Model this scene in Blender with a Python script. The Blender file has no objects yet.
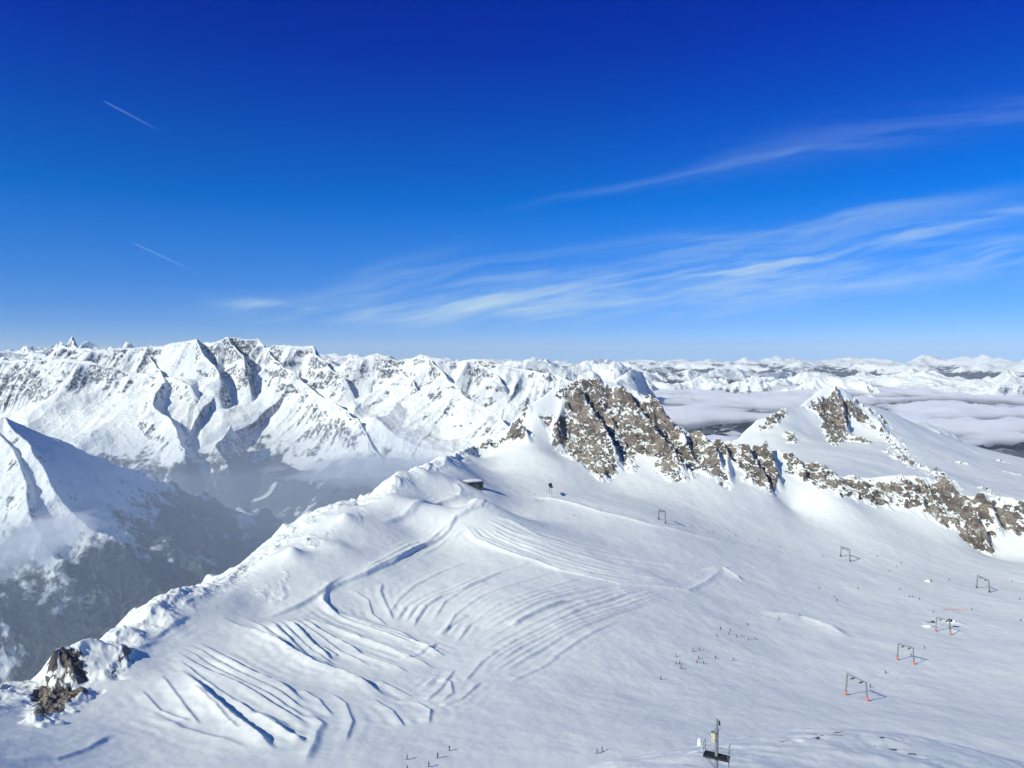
import bpy, bmesh, math, random
import numpy as np
from mathutils import Vector, Matrix

scene = bpy.context.scene
R = math.radians
COL = scene.collection

# ------------------------------------------------------------------ camera
FPX = 760.0                       # focal length in pixels at 1024 wide
PITCH = math.atan(34.0 / FPX)     # looking slightly down
cam_d = bpy.data.cameras.new("camera")
cam_d.sensor_width = 36.0
cam_d.lens = 36.0 * FPX / 1024.0
cam_d.clip_start = 0.3
cam_d.clip_end = 250000.0
cam = bpy.data.objects.new("camera", cam_d)
COL.objects.link(cam)
cam.location = (0, 0, 0)
cam.rotation_euler = (R(90) - PITCH, 0, 0)
scene.camera = cam

# ------------------------------------------------------------------ light
SUN_EL = R(33)
SUN_H = (-0.81, -0.59)            # horizontal direction towards the sun: left and behind
_n = math.hypot(*SUN_H)
SUN = Vector((SUN_H[0] / _n * math.cos(SUN_EL), SUN_H[1] / _n * math.cos(SUN_EL), math.sin(SUN_EL)))
sd = bpy.data.lights.new("sun", 'SUN')
sd.energy = 4.1
sd.angle = R(0.53)
sd.color = (1.0, 0.99, 0.86)
so = bpy.data.objects.new("sun", sd)
COL.objects.link(so)
so.rotation_euler = SUN.to_track_quat('Z', 'Y').to_euler()
so.location = (-200, -120, 300)

world = bpy.data.worlds.new("World")
scene.world = world
world.use_nodes = True
scene.view_settings.view_transform = 'Standard'
scene.view_settings.look = 'None'
scene.view_settings.exposure = 0.0
scene.view_settings.gamma = 1.0
scene.view_settings.use_curve_mapping = False
scene.cycles.max_bounces = 20
scene.cycles.diffuse_bounces = 3
scene.cycles.volume_bounces = 20
scene.cycles.use_denoising = True


class N:
    """small helper for writing node maths"""
    def __init__(self, tree):
        self.t = tree
        self.n = tree.nodes
        self.l = tree.links

    def node(self, typ, **kw):
        n = self.n.new(typ)
        for k, v in kw.items():
            setattr(n, k, v)
        return n

    def put(self, sock, v):
        if isinstance(v, bpy.types.NodeSocket):
            self.l.new(v, sock)
        else:
            sock.default_value = v

    def m(self, op, a, b=None, c=None, clamp=False):
        n = self.node('ShaderNodeMath', operation=op)
        n.use_clamp = clamp
        self.put(n.inputs[0], a)
        if b is not None:
            self.put(n.inputs[1], b)
        if c is not None:
            self.put(n.inputs[2], c)
        return n.outputs[0]

    def v(self, op, a, b=None):
        n = self.node('ShaderNodeVectorMath', operation=op)
        self.put(n.inputs[0], a)
        if b is not None:
            self.put(n.inputs[1], b)
        return n.outputs[0]

    def sep(self, v):
        n = self.node('ShaderNodeSeparateXYZ')
        self.put(n.inputs[0], v)
        return n.outputs

    def comb(self, x, y, z):
        n = self.node('ShaderNodeCombineXYZ')
        for i, q in enumerate((x, y, z)):
            self.put(n.inputs[i], q)
        return n.outputs[0]

    def noise(self, vec, scale, detail=4, rough=0.55, dist=0.0, dims='3D'):
        n = self.node('ShaderNodeTexNoise', noise_dimensions=dims)
        self.put(n.inputs['Vector'], vec)
        n.inputs['Scale'].default_value = scale
        n.inputs['Detail'].default_value = detail
        n.inputs['Roughness'].default_value = rough
        n.inputs['Distortion'].default_value = dist
        return n.outputs[0]

    def ss(self, x, lo, hi, a=0.0, b=1.0):
        n = self.node('ShaderNodeMapRange', interpolation_type='SMOOTHSTEP')
        self.put(n.inputs[0], x)
        for i, q in enumerate((lo, hi, a, b)):
            self.put(n.inputs[1 + i], q)
        return n.outputs[0]

    def mix(self, f, a, b):
        n = self.node('ShaderNodeMix', data_type='RGBA')
        self.put(n.inputs[0], f)
        self.put(n.inputs[6], a)
        self.put(n.inputs[7], b)
        return n.outputs[2]


# ------------------------------------------------------------------ sky with cirrus
def build_sky():
    t = world.node_tree
    for q in list(t.nodes):
        t.nodes.remove(q)
    h = N(t)
    out = h.node('ShaderNodeOutputWorld')
    bg = h.node('ShaderNodeBackground')
    sky = h.node('ShaderNodeTexSky', sky_type='NISHITA')
    sky.sun_disc = False
    sky.sun_elevation = SUN_EL
    sky.sun_rotation = math.atan2(SUN.x, SUN.y)
    sky.altitude = 3000
    sky.air_density = 0.7
    sky.dust_density = 0.0
    sky.ozone_density = 6.0
    tc = h.node('ShaderNodeTexCoord')
    x, y, z = h.sep(tc.outputs['Generated'])
    yy = h.m('MAXIMUM', y, 0.05)
    u = h.m('DIVIDE', x, yy)
    w = h.m('DIVIDE', z, yy)
    # clear, dry winter air at height: deeper blue overhead, paler and dimmer at the rim
    dx_, dy_, dz_ = h.sep(tc.outputs['Generated'])
    h.l.new(h.comb(dx_, dy_, h.m('MAXIMUM', dz_, 0.004)), sky.inputs['Vector'])
    rgb = h.node('ShaderNodeSeparateColor')
    h.l.new(sky.outputs[0], rgb.inputs[0])
    el = h.sep(h.v('NORMALIZE', tc.outputs['Generated']))[2]
    k = h.m('ADD', h.ss(el, -0.02, 0.18, 0.68, 1.0), h.ss(el, 0.1, 0.3, 0.0, 0.06))
    r0 = h.m('MULTIPLY', h.m('MAXIMUM', h.m('SUBTRACT', rgb.outputs[0], h.m('MULTIPLY', rgb.outputs[2], h.m('SUBTRACT', h.ss(el, 0.05, 0.4, 0.18, 0.27), h.ss(el, 0.5, 0.8, 0.0, 0.14)))), 0.0), k)
    g0 = h.m('MULTIPLY', h.m('MAXIMUM', h.m('SUBTRACT', rgb.outputs[1], h.m('MULTIPLY', rgb.outputs[2], h.m('SUBTRACT', h.ss(el, 0.1, 0.42, 0.18, 0.345), h.ss(el, 0.5, 0.8, 0.0, 0.30)))), 0.0), k)
    b0 = h.m('MULTIPLY', rgb.outputs[2], k)
    cc = h.node('ShaderNodeCombineColor')
    for i, q in enumerate((r0, g0, b0)):
        h.l.new(q, cc.inputs[i])
    front = h.ss(y, 0.1, 0.3)
    wob = h.noise(h.comb(h.m('MULTIPLY', u, 3.0), h.m('MULTIPLY', w, 5.0), 0.0), 1.0, 3)
    w2 = h.m('ADD', w, h.m('MULTIPLY', h.m('SUBTRACT', wob, 0.5), 0.05))
    # streak textures, drawn out along the wind
    sh = h.m('SUBTRACT', w2, h.m('MULTIPLY', u, 0.17))
    st1 = h.noise(h.comb(h.m('MULTIPLY', u, 2.2), h.m('MULTIPLY', sh, 26.0), 3.0), 1.0, 6, 0.62, 0.6)
    st2 = h.noise(h.comb(h.m('MULTIPLY', u, 7.0), h.m('MULTIPLY', sh, 60.0), 9.0), 1.0, 5, 0.6, 0.3)
    tex = h.m('ADD', h.m('MULTIPLY', h.ss(st1, 0.40, 0.70), 0.62), h.m('MULTIPLY', h.ss(st2, 0.36, 0.70), 0.42))

    def stroke(a, b, c, wid, u0, u1, fade, amp):
        c0 = h.m('ADD', h.m('ADD', h.m('MULTIPLY', h.m('MULTIPLY', u, u), c), h.m('MULTIPLY', u, b)), a)
        d = h.m('DIVIDE', h.m('SUBTRACT', w2, c0), wid)
        g = h.m('EXPONENT', h.m('MULTIPLY', h.m('MULTIPLY', d, d), -1.0))
        win = h.m('MULTIPLY', h.ss(u, u0, u0 + fade), h.ss(u, u1 - fade, u1, 1.0, 0.0))
        return h.m('MULTIPLY', h.m('MULTIPLY', g, win), amp)

    # (height at centre, slope, bend, thickness, from, to, fade, amount)
    thin = [stroke(0.186, 0.215, -0.10, 0.0055, -0.06, 0.60, 0.26, 0.13),
            stroke(0.190, 0.19, 0.00, 0.022, 0.10, 1.2, 0.35, 0.11),
            stroke(0.118, 0.10, 0.05, 0.010, -0.03, 0.75, 0.25, 0.22),
            stroke(0.052, 0.17, 0.03, 0.011, 0.16, 1.3, 0.25, 0.60),
            stroke(0.100, 0.13, 0.02, 0.016, 0.10, 0.7, 0.25, 0.20)]
    wide = [stroke(0.078, 0.05, 0.03, 0.030, -0.35, 1.0, 0.40, 0.92),
            stroke(0.050, 0.00, 0.06, 0.016, -0.50, 0.5, 0.30, 0.72),
            stroke(0.050, -0.045, 0.0, 0.005, -0.43, -0.22, 0.08, 0.80),
            stroke(0.135, 0.22, 0.0, 0.018, -0.30, -0.02, 0.12, 0.16)]
    a = thin[0]
    for q in thin[1:]:
        a = h.m('ADD', a, q)
    b = wide[0]
    for q in wide[1:]:
        b = h.m('ADD', b, q)
    cl = h.m('ADD', h.m('MULTIPLY', a, h.ss(tex, 0.0, 0.6, 0.15, 1.0)), h.m('MULTIPLY', b, tex))
    # two condensation trails

    def trail(u0, w0, u1, w1, wid, amp):
        dx, dy = u1 - u0, w1 - w0
        L = math.hypot(dx, dy)
        dx, dy = dx / L, dy / L
        pu = h.m('SUBTRACT', u, u0)
        pw = h.m('SUBTRACT', w, w0)
        s = h.m('ADD', h.m('MULTIPLY', pu, dx), h.m('MULTIPLY', pw, dy))
        d = h.m('DIVIDE', h.m('SUBTRACT', h.m('MULTIPLY', pw, dx), h.m('MULTIPLY', pu, dy)), wid)
        g = h.m('EXPONENT', h.m('MULTIPLY', h.m('MULTIPLY', d, d), -1.0))
        win = h.m('MULTIPLY', h.ss(s, 0.0, 0.01), h.ss(s, L * 0.3, L, 1.0, 0.0))
        return h.m('MULTIPLY', h.m('MULTIPLY', g, win), amp)
    cl = h.m('ADD', cl, trail((108 - 512) / FPX, (350 - 104) / FPX, (178 - 512) / FPX, (350 - 141) / FPX, 0.0011, 0.20))
    cl = h.m('ADD', cl, trail((134 - 512) / FPX, (350 - 243) / FPX, (212 - 512) / FPX, (350 - 279) / FPX, 0.0011, 0.20))
    cl = h.m('MULTIPLY', h.m('MULTIPLY', cl, front), 0.85, clamp=True)
    col = h.mix(cl, cc.outputs[0], (3.5, 4.8, 5.8, 1))
    h.l.new(col, bg.inputs[0])
    bg.inputs[1].default_value = 0.145
    h.l.new(bg.outputs[0], out.inputs[0])


build_sky()

# ------------------------------------------------------------------ numpy terrain tools
_rng = np.random.RandomState(7)
_perm = _rng.permutation(256).astype(np.int32)
_perm = np.concatenate([_perm, _perm, _perm])
_ga = _rng.rand(256) * 2 * np.pi
_gx, _gy = np.cos(_ga).astype(np.float32), np.sin(_ga).astype(np.float32)


def perlin(x, y, seed=0):
    x = np.asarray(x, np.float64) + seed * 17.31
    y = np.asarray(y, np.float64) + seed * 9.77
    xi = np.floor(x)
    yi = np.floor(y)
    xf = (x - xi).astype(np.float32)
    yf = (y - yi).astype(np.float32)
    xi = xi.astype(np.int32) & 255
    yi = yi.astype(np.int32) & 255
    u = xf * xf * xf * (xf * (xf * 6 - 15) + 10)
    v = yf * yf * yf * (yf * (yf * 6 - 15) + 10)

    def g(ix, iy, fx, fy):
        hsh = _perm[_perm[ix] + iy]
        return _gx[hsh] * fx + _gy[hsh] * fy
    a = g(xi, yi, xf, yf)
    b = g(xi + 1, yi, xf - 1, yf)
    c = g(xi, yi + 1, xf, yf - 1)
    d = g(xi + 1, yi + 1, xf - 1, yf - 1)
    return 1.5 * ((a + u * (b - a)) * (1 - v) + (c + u * (d - c)) * v)


def fbm(x, y, octaves=5, gain=0.5, seed=0):
    s, a, f = 0.0, 1.0, 1.0
    for o in range(octaves):
        s = s + a * perlin(x * f, y * f, seed + o)
        a *= gain
        f *= 2.03
    return s


def ridged(x, y, octaves=6, gain=0.5, seed=0):
    s, a, f, tot, w = 0.0, 1.0, 1.0, 0.0, 1.0
    for o in range(octaves):
        n = 1.0 - np.abs(perlin(x * f, y * f, seed + o))
        n = n * n
        s = s + a * n * w
        w = np.clip(n * 1.6, 0, 1)
        tot += a
        a *= gain
        f *= 2.07
    return s / tot


def sst(x, lo, hi):
    t = np.clip((x - lo) / (hi - lo), 0, 1)
    return t * t * (3 - 2 * t)


def at(px, py, D):
    """the point seen at a photograph pixel, at distance D along the view (y)"""
    cx, cy = (px - 512.0) / FPX, (384.0 - py) / FPX
    dy = math.cos(PITCH) + cy * math.sin(PITCH)
    dz = -math.sin(PITCH) + cy * math.cos(PITCH)
    return (D * cx / dy, D, D * dz / dy)


class Tps:
    """smooth surface through scattered survey points"""
    def __init__(self, pts, lam=2e-4):
        P = np.array(pts, float)
        self.c = P[:, :2].mean(0)
        self.s = 500.0
        self.p = (P[:, :2] - self.c) / self.s
        n = len(P)
        K = self.k(self.p, self.p) + lam * np.eye(n)
        A = np.zeros((n + 3, n + 3))
        A[:n, :n] = K
        A[:n, n] = 1
        A[:n, n + 1:] = self.p
        A[n, :n] = 1
        A[n + 1:, :n] = self.p.T
        b = np.zeros(n + 3)
        b[:n] = P[:, 2]
        self.w = np.linalg.solve(A, b)

    @staticmethod
    def k(a, b):
        d2 = ((a[:, None, 0] - b[None, :, 0]) ** 2 + (a[:, None, 1] - b[None, :, 1]) ** 2).astype(np.float32)
        return 0.5 * d2 * np.log(d2 + 1e-12)

    def __call__(self, x, y):
        sh = x.shape
        q = (np.stack([x.ravel(), y.ravel()], 1) - self.c) / self.s
        out = np.empty(len(q))
        n = len(self.p)
        for i in range(0, len(q), 60000):
            c = q[i:i + 60000]
            out[i:i + 60000] = self.k(c, self.p) @ self.w[:n] + self.w[n] + c @ self.w[n + 1:]
        return out.reshape(sh)


def poly_dist(x, y, line):
    """distance to a polyline, parameter (index + fraction), signed side"""
    best = np.full(x.shape, 1e18)
    par = np.zeros(x.shape)
    side = np.zeros(x.shape)
    for i in range(len(line) - 1):
        ax, ay = line[i][:2]
        bx, by = line[i + 1][:2]
        dx, dy = bx - ax, by - ay
        L2 = dx * dx + dy * dy + 1e-9
        t = np.clip(((x - ax) * dx + (y - ay) * dy) / L2, 0, 1)
        ex, ey = x - ax - t * dx, y - ay - t * dy
        d2 = ex * ex + ey * ey
        m = d2 < best
        best = np.where(m, d2, best)
        par = np.where(m, i + t, par)
        side = np.where(m, np.sign(dx * ey - dy * ex), side)
    return np.sqrt(best), par, side


def inside(x, y, poly):
    c = np.zeros(x.shape, bool)
    n = len(poly)
    for i in range(n):
        ax, ay = poly[i][:2]
        bx, by = poly[(i + 1) % n][:2]
        if ay == by:
            continue
        m = (ay > y) != (by > y)
        c ^= m & (x < (bx - ax) * (y - ay) / (by - ay) + ax)
    return c


def polar(az, r):
    A, Rr = np.meshgrid(az, r)           # rows: rings
    return Rr * np.sin(A), Rr * np.cos(A)


def grid_mesh(name, X, Y, Z, mat, attrs=None, wrap=False):
    nr, nc = X.shape
    co = np.stack([X, Y, Z], -1).reshape(-1, 3).astype(np.float32)
    idx = np.arange(nr * nc, dtype=np.int32).reshape(nr, nc)
    nx = np.roll(idx, -1, 1) if wrap else idx[:, 1:]
    a = idx if wrap else idx[:, :-1]
    q = np.stack([a[:-1], a[1:], nx[1:], nx[:-1]], -1).reshape(-1, 4)[:, ::-1]
    q = np.ascontiguousarray(q)
    me = bpy.data.meshes.new(name)
    me.vertices.add(len(co))
    me.vertices.foreach_set('co', co.ravel())
    me.loops.add(q.size)
    me.loops.foreach_set('vertex_index', q.ravel())
    me.polygons.add(len(q))
    me.polygons.foreach_set('loop_start', np.arange(0, q.size, 4, dtype=np.int32))
    me.polygons.foreach_set('use_smooth', np.ones(len(q), bool))
    for k, v in (attrs or {}).items():
        at_ = me.attributes.new(k, 'FLOAT', 'POINT')
        at_.data.foreach_set('value', v.ravel().astype(np.float32))
    me.update(calc_edges=True)
    me.materials.append(mat)
    ob = bpy.data.objects.new(name, me)
    COL.objects.link(ob)
    ob['kind'] = 'structure'
    return ob


# ------------------------------------------------------------------ materials of the terrain
SNOW = (0.855, 0.885, 0.83, 1)


def new_mat(name):
    m = bpy.data.materials.new(name)
    m.use_nodes = True
    h = N(m.node_tree)
    p = m.node_tree.nodes['Principled BSDF']
    return m, h, p


def mat_near():
    m, h, p = new_mat("snow_and_rock")
    geo = h.node('ShaderNodeNewGeometry')
    pos = geo.outputs['Position']
    nz = h.sep(geo.outputs['Normal'])[2]
    at_ = h.node('ShaderNodeAttribute', attribute_name='rock')
    rk = at_.outputs['Fac']
    n1 = h.noise(pos, 0.16, 6, 0.62)
    n2 = h.noise(pos, 0.55, 4, 0.6)
    n3 = h.noise(pos, 0.05, 3)
    # bare rock where the survey says rock, except on ledges that hold snow
    e = h.m('ADD', h.m('MULTIPLY', h.m('SUBTRACT', n1, 0.5), 1.5), h.m('MULTIPLY', h.m('SUBTRACT', n2, 0.5), 0.9))
    ledge = h.m('MULTIPLY', h.ss(nz, 0.55, 0.86), 0.62)
    n4 = h.noise(pos, 0.07, 5, 0.6, 0.4)
    f = h.m('SUBTRACT', h.m('ADD', rk, h.m('MULTIPLY', e, 0.8)), h.m('ADD', ledge, h.m('MULTIPLY', h.ss(n4, 0.46, 0.62), 0.42)))
    fac = h.ss(f, 0.36, 0.46)
    x, y, z = h.sep(pos)
    u = h.m('ADD', h.m('MULTIPLY', x, 0.8), h.m('MULTIPLY', y, 0.6))
    w = h.m('SUBTRACT', h.m('MULTIPLY', y, 0.8), h.m('MULTIPLY', x, 0.6))
    # strata dipping across the face
    strata = h.noise(h.comb(h.m('MULTIPLY', u, 0.42), h.m('MULTIPLY', w, 0.07), h.m('MULTIPLY', z, 0.10)), 1.0, 5, 0.65, 0.5)
    c1 = h.mix(h.ss(strata, 0.34, 0.66), (0.075, 0.066, 0.060, 1), (0.25, 0.215, 0.178, 1))
    c2 = h.mix(h.ss(n3, 0.46, 0.62), c1, (0.33, 0.280, 0.215, 1))
    c3 = h.mix(h.m('MULTIPLY', h.ss(n2, 0.45, 0.62), 0.6), c2, (0.10, 0.088, 0.08, 1))
    # snow blown into cracks
    n5 = h.noise(h.comb(h.m('MULTIPLY', u, 0.24), h.m('MULTIPLY', w, 0.07), h.m('MULTIPLY', z, 0.09)), 1.0, 7, 0.68, 0.5)
    dust = h.ss(h.m('ADD', n5, h.m('MULTIPLY', h.m('SUBTRACT', n4, 0.5), 0.45)), 0.545, 0.60)
    fac = h.m('MULTIPLY', fac, h.m('SUBTRACT', 1.0, dust))
    p.inputs['Roughness'].default_value = 0.7
    p.inputs['Specular IOR Level'].default_value = 0.25
    h.l.new(h.mix(fac, SNOW, c3), p.inputs['Base Color'])
    # fine relief
    g1 = h.noise(h.comb(h.m('MULTIPLY', x, 0.9), h.m('MULTIPLY', y, 0.25), 0.0), 1.0, 5, 0.6)
    g2 = h.noise(pos, 0.035, 4, 0.5)
    g3 = h.noise(h.comb(h.m('MULTIPLY', u, 0.05), h.m('MULTIPLY', w, 0.5), 0.0), 1.0, 5, 0.6, 0.35)
    g4 = h.noise(h.comb(h.m('MULTIPLY', w, 0.06), h.m('MULTIPLY', u, 0.8), 4.0), 1.0, 4, 0.6, 0.5)
    sn = h.m('ADD', h.m('ADD', h.m('MULTIPLY', g1, 0.04), h.m('MULTIPLY', g2, 1.0)), h.m('ADD', h.m('MULTIPLY', g3, 0.09), h.m('MULTIPLY', g4, 0.05)))
    rr = h.m('MULTIPLY', h.m('ADD', n1, n2), h.m('MULTIPLY', fac, 2.2))
    b = h.node('ShaderNodeBump')
    b.inputs['Strength'].default_value = 0.8
    b.inputs['Distance'].default_value = 1.0
    h.l.new(h.m('ADD', sn, rr), b.inputs['Height'])
    h.l.new(b.outputs[0], p.inputs['Normal'])
    return m


def mat_far(name, tree_z, steep=0.62, rockcol=(0.10, 0.10, 0.115, 1), scale=1.0, treecol=(0.028, 0.034, 0.032, 1)):
    m, h, p = new_mat(name)
    geo = h.node('ShaderNodeNewGeometry')
    pos = geo.outputs['Position']
    nz = h.sep(geo.outputs['Normal'])[2]
    z = h.sep(pos)[2]
    n1 = h.noise(pos, 0.012 * scale, 6, 0.65)
    n2 = h.noise(pos, 0.0022 * scale, 5, 0.6)
    s = h.m('ADD', nz, h.m('MULTIPLY', h.m('SUBTRACT', n1, 0.5), 0.75))
    rock = h.ss(s, steep - 0.05, steep + 0.05, 1.0, 0.0)
    zt = h.m('ADD', z, h.m('ADD', h.m('MULTIPLY', h.m('SUBTRACT', n2, 0.5), 900.0), h.m('MULTIPLY', h.m('SUBTRACT', n1, 0.5), 500.0)))
    wood = h.ss(zt, tree_z - 60, tree_z + 90, 1.0, 0.0)
    mead = h.ss(h.noise(pos, 0.0019 * scale, 6, 0.6, 0.8), 0.565, 0.62)
    wood = h.m('MULTIPLY', wood, h.m('SUBTRACT', 1.0, h.m('MULTIPLY', mead, 0.9)))
    n6 = h.noise(pos, 0.022 * scale, 5, 0.62)
    rock = h.m('MULTIPLY', rock, h.ss(n6, 0.34, 0.60))
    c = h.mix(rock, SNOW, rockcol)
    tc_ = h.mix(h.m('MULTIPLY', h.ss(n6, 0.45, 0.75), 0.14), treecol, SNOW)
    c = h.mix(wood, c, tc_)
    h.l.new(c, p.inputs['Base Color'])
    p.inputs['Roughness'].default_value = 0.8
    p.inputs['Specular IOR Level'].default_value = 0.15
    b = h.node('ShaderNodeBump')
    b.inputs['Strength'].default_value = 0.55
    b.inputs['Distance'].default_value = 60.0 / scale
    h.l.new(n1, b.inputs['Height'])
    h.l.new(b.outputs[0], p.inputs['Normal'])
    return m


M_NEAR = mat_near()

# ------------------------------------------------------------------ the ski slope with its rocky crest
RIM = [at(*q) for q in [
    (-260, 800, 150), (-120, 735, 200), (-40, 700, 255), (10, 688, 290), (36, 692, 296), (46, 676, 300), (62, 660, 306), (88, 650, 318), (102, 648, 326), (116, 633, 338),
    (150, 618, 362), (156, 606, 374), (176, 594, 392), (215, 585, 428), (240, 572, 462), (270, 550, 508), (300, 527, 548),
    (330, 506, 580), (342, 500, 590), (356, 503, 594), (366, 504, 596), (388, 490, 622), (397, 476, 645), (424, 469, 688),
    (437, 463, 710), (444, 457, 725), (452, 458, 790), (462, 452, 870), (476, 446, 925), (498, 436, 945), (512, 424, 946), (524, 410, 950),
    (543, 398, 965), (558, 386, 985), (575, 381, 1000), (600, 379, 1000), (614, 384, 1000), (634, 391, 995), (650, 400, 985), (668, 418, 970), (690, 434, 955),
    (712, 441, 945), (735, 443, 938), (757, 446, 930), (780, 451, 925), (800, 461, 920), (828, 467, 912), (842, 476, 905),
    (870, 478, 900), (895, 475, 895), (930, 478, 885), (950, 490, 875), (975, 497, 868), (1000, 497, 862), (1030, 503, 852), (1100, 516, 830), (1220, 540, 780)]]
A_PTS = RIM + [at(*q) for q in [
    # foreground shoulder below the viewpoint
    (590, 766, 82), (650, 755, 86), (700, 748, 90), (760, 737, 95), (830, 729, 101), (900, 739, 101), (960, 752, 98), (1024, 767, 94), (1110, 790, 90),
    (520, 800, 84), (430, 850, 84), (300, 920, 84),
    (715, 774, 68), (830, 770, 74), (960, 790, 68), (600, 796, 62), (1100, 850, 62),
    # bowl floor
    (500, 768, 231), (500, 700, 305), (500, 650, 370), (500, 600, 440), (500, 550, 530), (500, 515, 640), (520, 495, 716),
    (380, 768, 226), (380, 700, 299), (380, 650, 365), (380, 610, 425), (400, 570, 480), (430, 535, 555), (460, 515, 612), (490, 498, 660),
    (260, 768, 222), (250, 720, 268), (220, 690, 292), (250, 650, 345), (290, 625, 385), (310, 600, 420), (335, 572, 458),
    (130, 768, 222), (150, 720, 262), (120, 700, 280), (165, 660, 325), (200, 630, 362), (20, 768, 205), (60, 740, 232), (100, 690, 290), (0, 725, 240),
    (640, 745, 254), (650, 700, 318), (650, 650, 392), (650, 600, 478), (650, 555, 590), (655, 522, 676), (610, 505, 705), (560, 498, 712),
    (760, 720, 300), (800, 695, 352), (800, 650, 436), (800, 600, 555), (800, 560, 685), (800, 530, 775), (790, 508, 838),
    (900, 725, 302), (900, 690, 372), (900, 650, 450), (900, 615, 545), (900, 580, 655), (890, 545, 765),
    (1000, 740, 290), (1000, 700, 362), (1000, 650, 458), (1000, 610, 575), (1000, 585, 675), (1000, 560, 780), (1100, 680, 400), (1100, 600, 600), (1100, 560, 750),
    (560, 478, 810), (545, 455, 860), (530, 435, 905), (510, 470, 825), (490, 470, 830), (480, 457, 905), (470, 482, 690), (500, 482, 765), (485, 480, 745), (520, 480, 790),
    # foot of the rocks
    (556, 452, 895), (580, 462, 868), (605, 482, 832), (640, 478, 842), (675, 484, 830), (716, 478, 848), (745, 489, 838),
    (772, 495, 838), (830, 493, 846), (870, 508, 842), (920, 526, 826), (960, 540, 815), (992, 557, 802), (1030, 538, 822), (1100, 545, 800),
    # middle of the rock faces
    (575, 420, 955), (600, 425, 945), (630, 425, 950), (655, 442, 928),
    # crest behind the outer slope
    (290, 551, 476), (318, 540, 500), (346, 518, 540), (372, 512, 562), (392, 496, 590), (262, 580, 432), (232, 596, 405), (305, 553, 482),
    # roadside terrace on the left
    (400, 520, 565), (440, 505, 590), (470, 497, 612), (350, 545, 505), (420, 492, 632), (450, 480, 662), (300, 580, 440), (260, 608, 404), (340, 546, 492), (380, 522, 548),
]] + [(0, 0, -3.2), (0, 20, -15), (0, 42, -27), (25, 42, -27), (-25, 42, -25), (50, 30, -24), (15.5, 57, -35.5),
      (0, -30, 0), (-60, -20, 4), (-60, 20, -20), (-40, -60, 20), (40, -60, 15), (60, 0, -6), (100, -20, -6), (0, -150, 40), (-160, -100, 10), (200, -100, 0), (-150, 40, -55), (-120, 100, -72), (-60, 60, -48), (-110, 60, -66), (-170, 120, -88), (-60, 95, -62),
      (15, 130, -78), (18, 180, -116), (60, 130, -82), (70, 180, -118), (-40, 130, -82), (-50, 180, -116), (120, 130, -92), (140, 180, -124), (-110, 170, -104), (200, 200, -135)]
TA = Tps(A_PTS)
RIM_POLY = [q[:2] for q in RIM] + [(700, 500), (500, 100), (400, -300), (-400, -300), (-350, 0)]


def dense(line, step=6.0):
    out = []
    for a, b in zip(line[:-1], line[1:]):
        n = max(1, int(math.hypot(b[0] - a[0], b[1] - a[1]) / step))
        for i in range(n):
            t = i / n
            out.append((a[0] + (b[0] - a[0]) * t, a[1] + (b[1] - a[1]) * t))
    out.append(tuple(line[-1][:2]))
    return out


def rim_drop(tps, line, poly, x, y, slope, smooth_w=8.0):
    """the surveyed surface inside the rim, a steep mountainside outside it"""
    z = tps(x, y)
    ins = inside(x, y, poly)
    o = ~ins
    xs, ys = x[o], y[o]
    dl = np.array(line)
    zr = tps(dl[:, 0], dl[:, 1])
    d, par, _ = poly_dist(xs, ys, line)
    zc = np.interp(par, np.arange(len(dl)), zr)
    dd = np.sqrt(d * d + smooth_w ** 2) - smooth_w
    z[o] = zc - slope * dd
    dist = np.zeros_like(z)
    dist[o] = d
    return z, ins, dist


RIM_D = [q[:2] for q in RIM]


def bump_line(x, y, z, line, prof):
    """adds a ridge or bank along a line of ground points; prof(d_signed, par) -> height"""
    L = np.array([q[:2] for q in line])
    e = L[-1] - L[0]
    prof.flip = 1.0 if -e[1] * SUN_H[0] + e[0] * SUN_H[1] > 0 else -1.0   # the long ramp faces the sun and the wind
    w = prof.reach
    m = (x > L[:, 0].min() - w) & (x < L[:, 0].max() + w) & (y > L[:, 1].min() - w) & (y < L[:, 1].max() + w)
    if not m.any():
        return
    xs, ys = x[m], y[m]
    d, par, side = poly_dist(xs, ys, line)
    near = d < w
    h = np.zeros(xs.shape)
    h[near] = prof(d[near] * side[near], par[near] / (len(line) - 1), xs[near], ys[near])
    z[m] += h


class Prof:
    """a bank: long ramp on the left of the line, steep drop on the right, faint grooming ripples beside it"""
    def __init__(self, h, wl, wr, fade=0.12, ripple=0.0):
        self.h, self.wl, self.wr, self.fade, self.rip = h, wl, wr, fade, ripple
        self.reach = max(2.6 * max(wl, wr), 22 if ripple else 0)
        self.flip = 1.0

    def __call__(self, d, t, x, y):
        d = d * self.flip
        w = np.where(d > 0, self.wl, self.wr)
        f = np.clip(t / self.fade, 0, 1) * np.clip((1 - t) / self.fade, 0, 1)
        f = f * f * (3 - 2 * f)
        n = 1 + 0.18 * perlin(x / 24, y / 24, 3) + 0.08 * perlin(x / 4, y / 4, 5)
        q = np.abs(d / np.where(d > 0, 0.8 * w, w))
        h = 1.12 * self.h * n * f * np.exp(-np.where(d > 0, q, q * q)) * np.clip(1 - (d / self.reach) ** 2, 0, 1) ** 2
        if self.rip:
            dd = d + 1.2 * perlin(x / 22, y / 22, 6)
            a = np.clip(0.5 + perlin(x / 25, y / 25, 7), 0, 1.2)
            h = h + self.rip * f * a * np.sin(dd * 2 * np.pi / 5.2) * np.exp(-(d / 12) ** 2)
        return h


def base_height(x, y):
    z, ins, dist = rim_drop(TA, RIM_D, RIM_POLY, x, y, 0.85)
    return z


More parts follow.
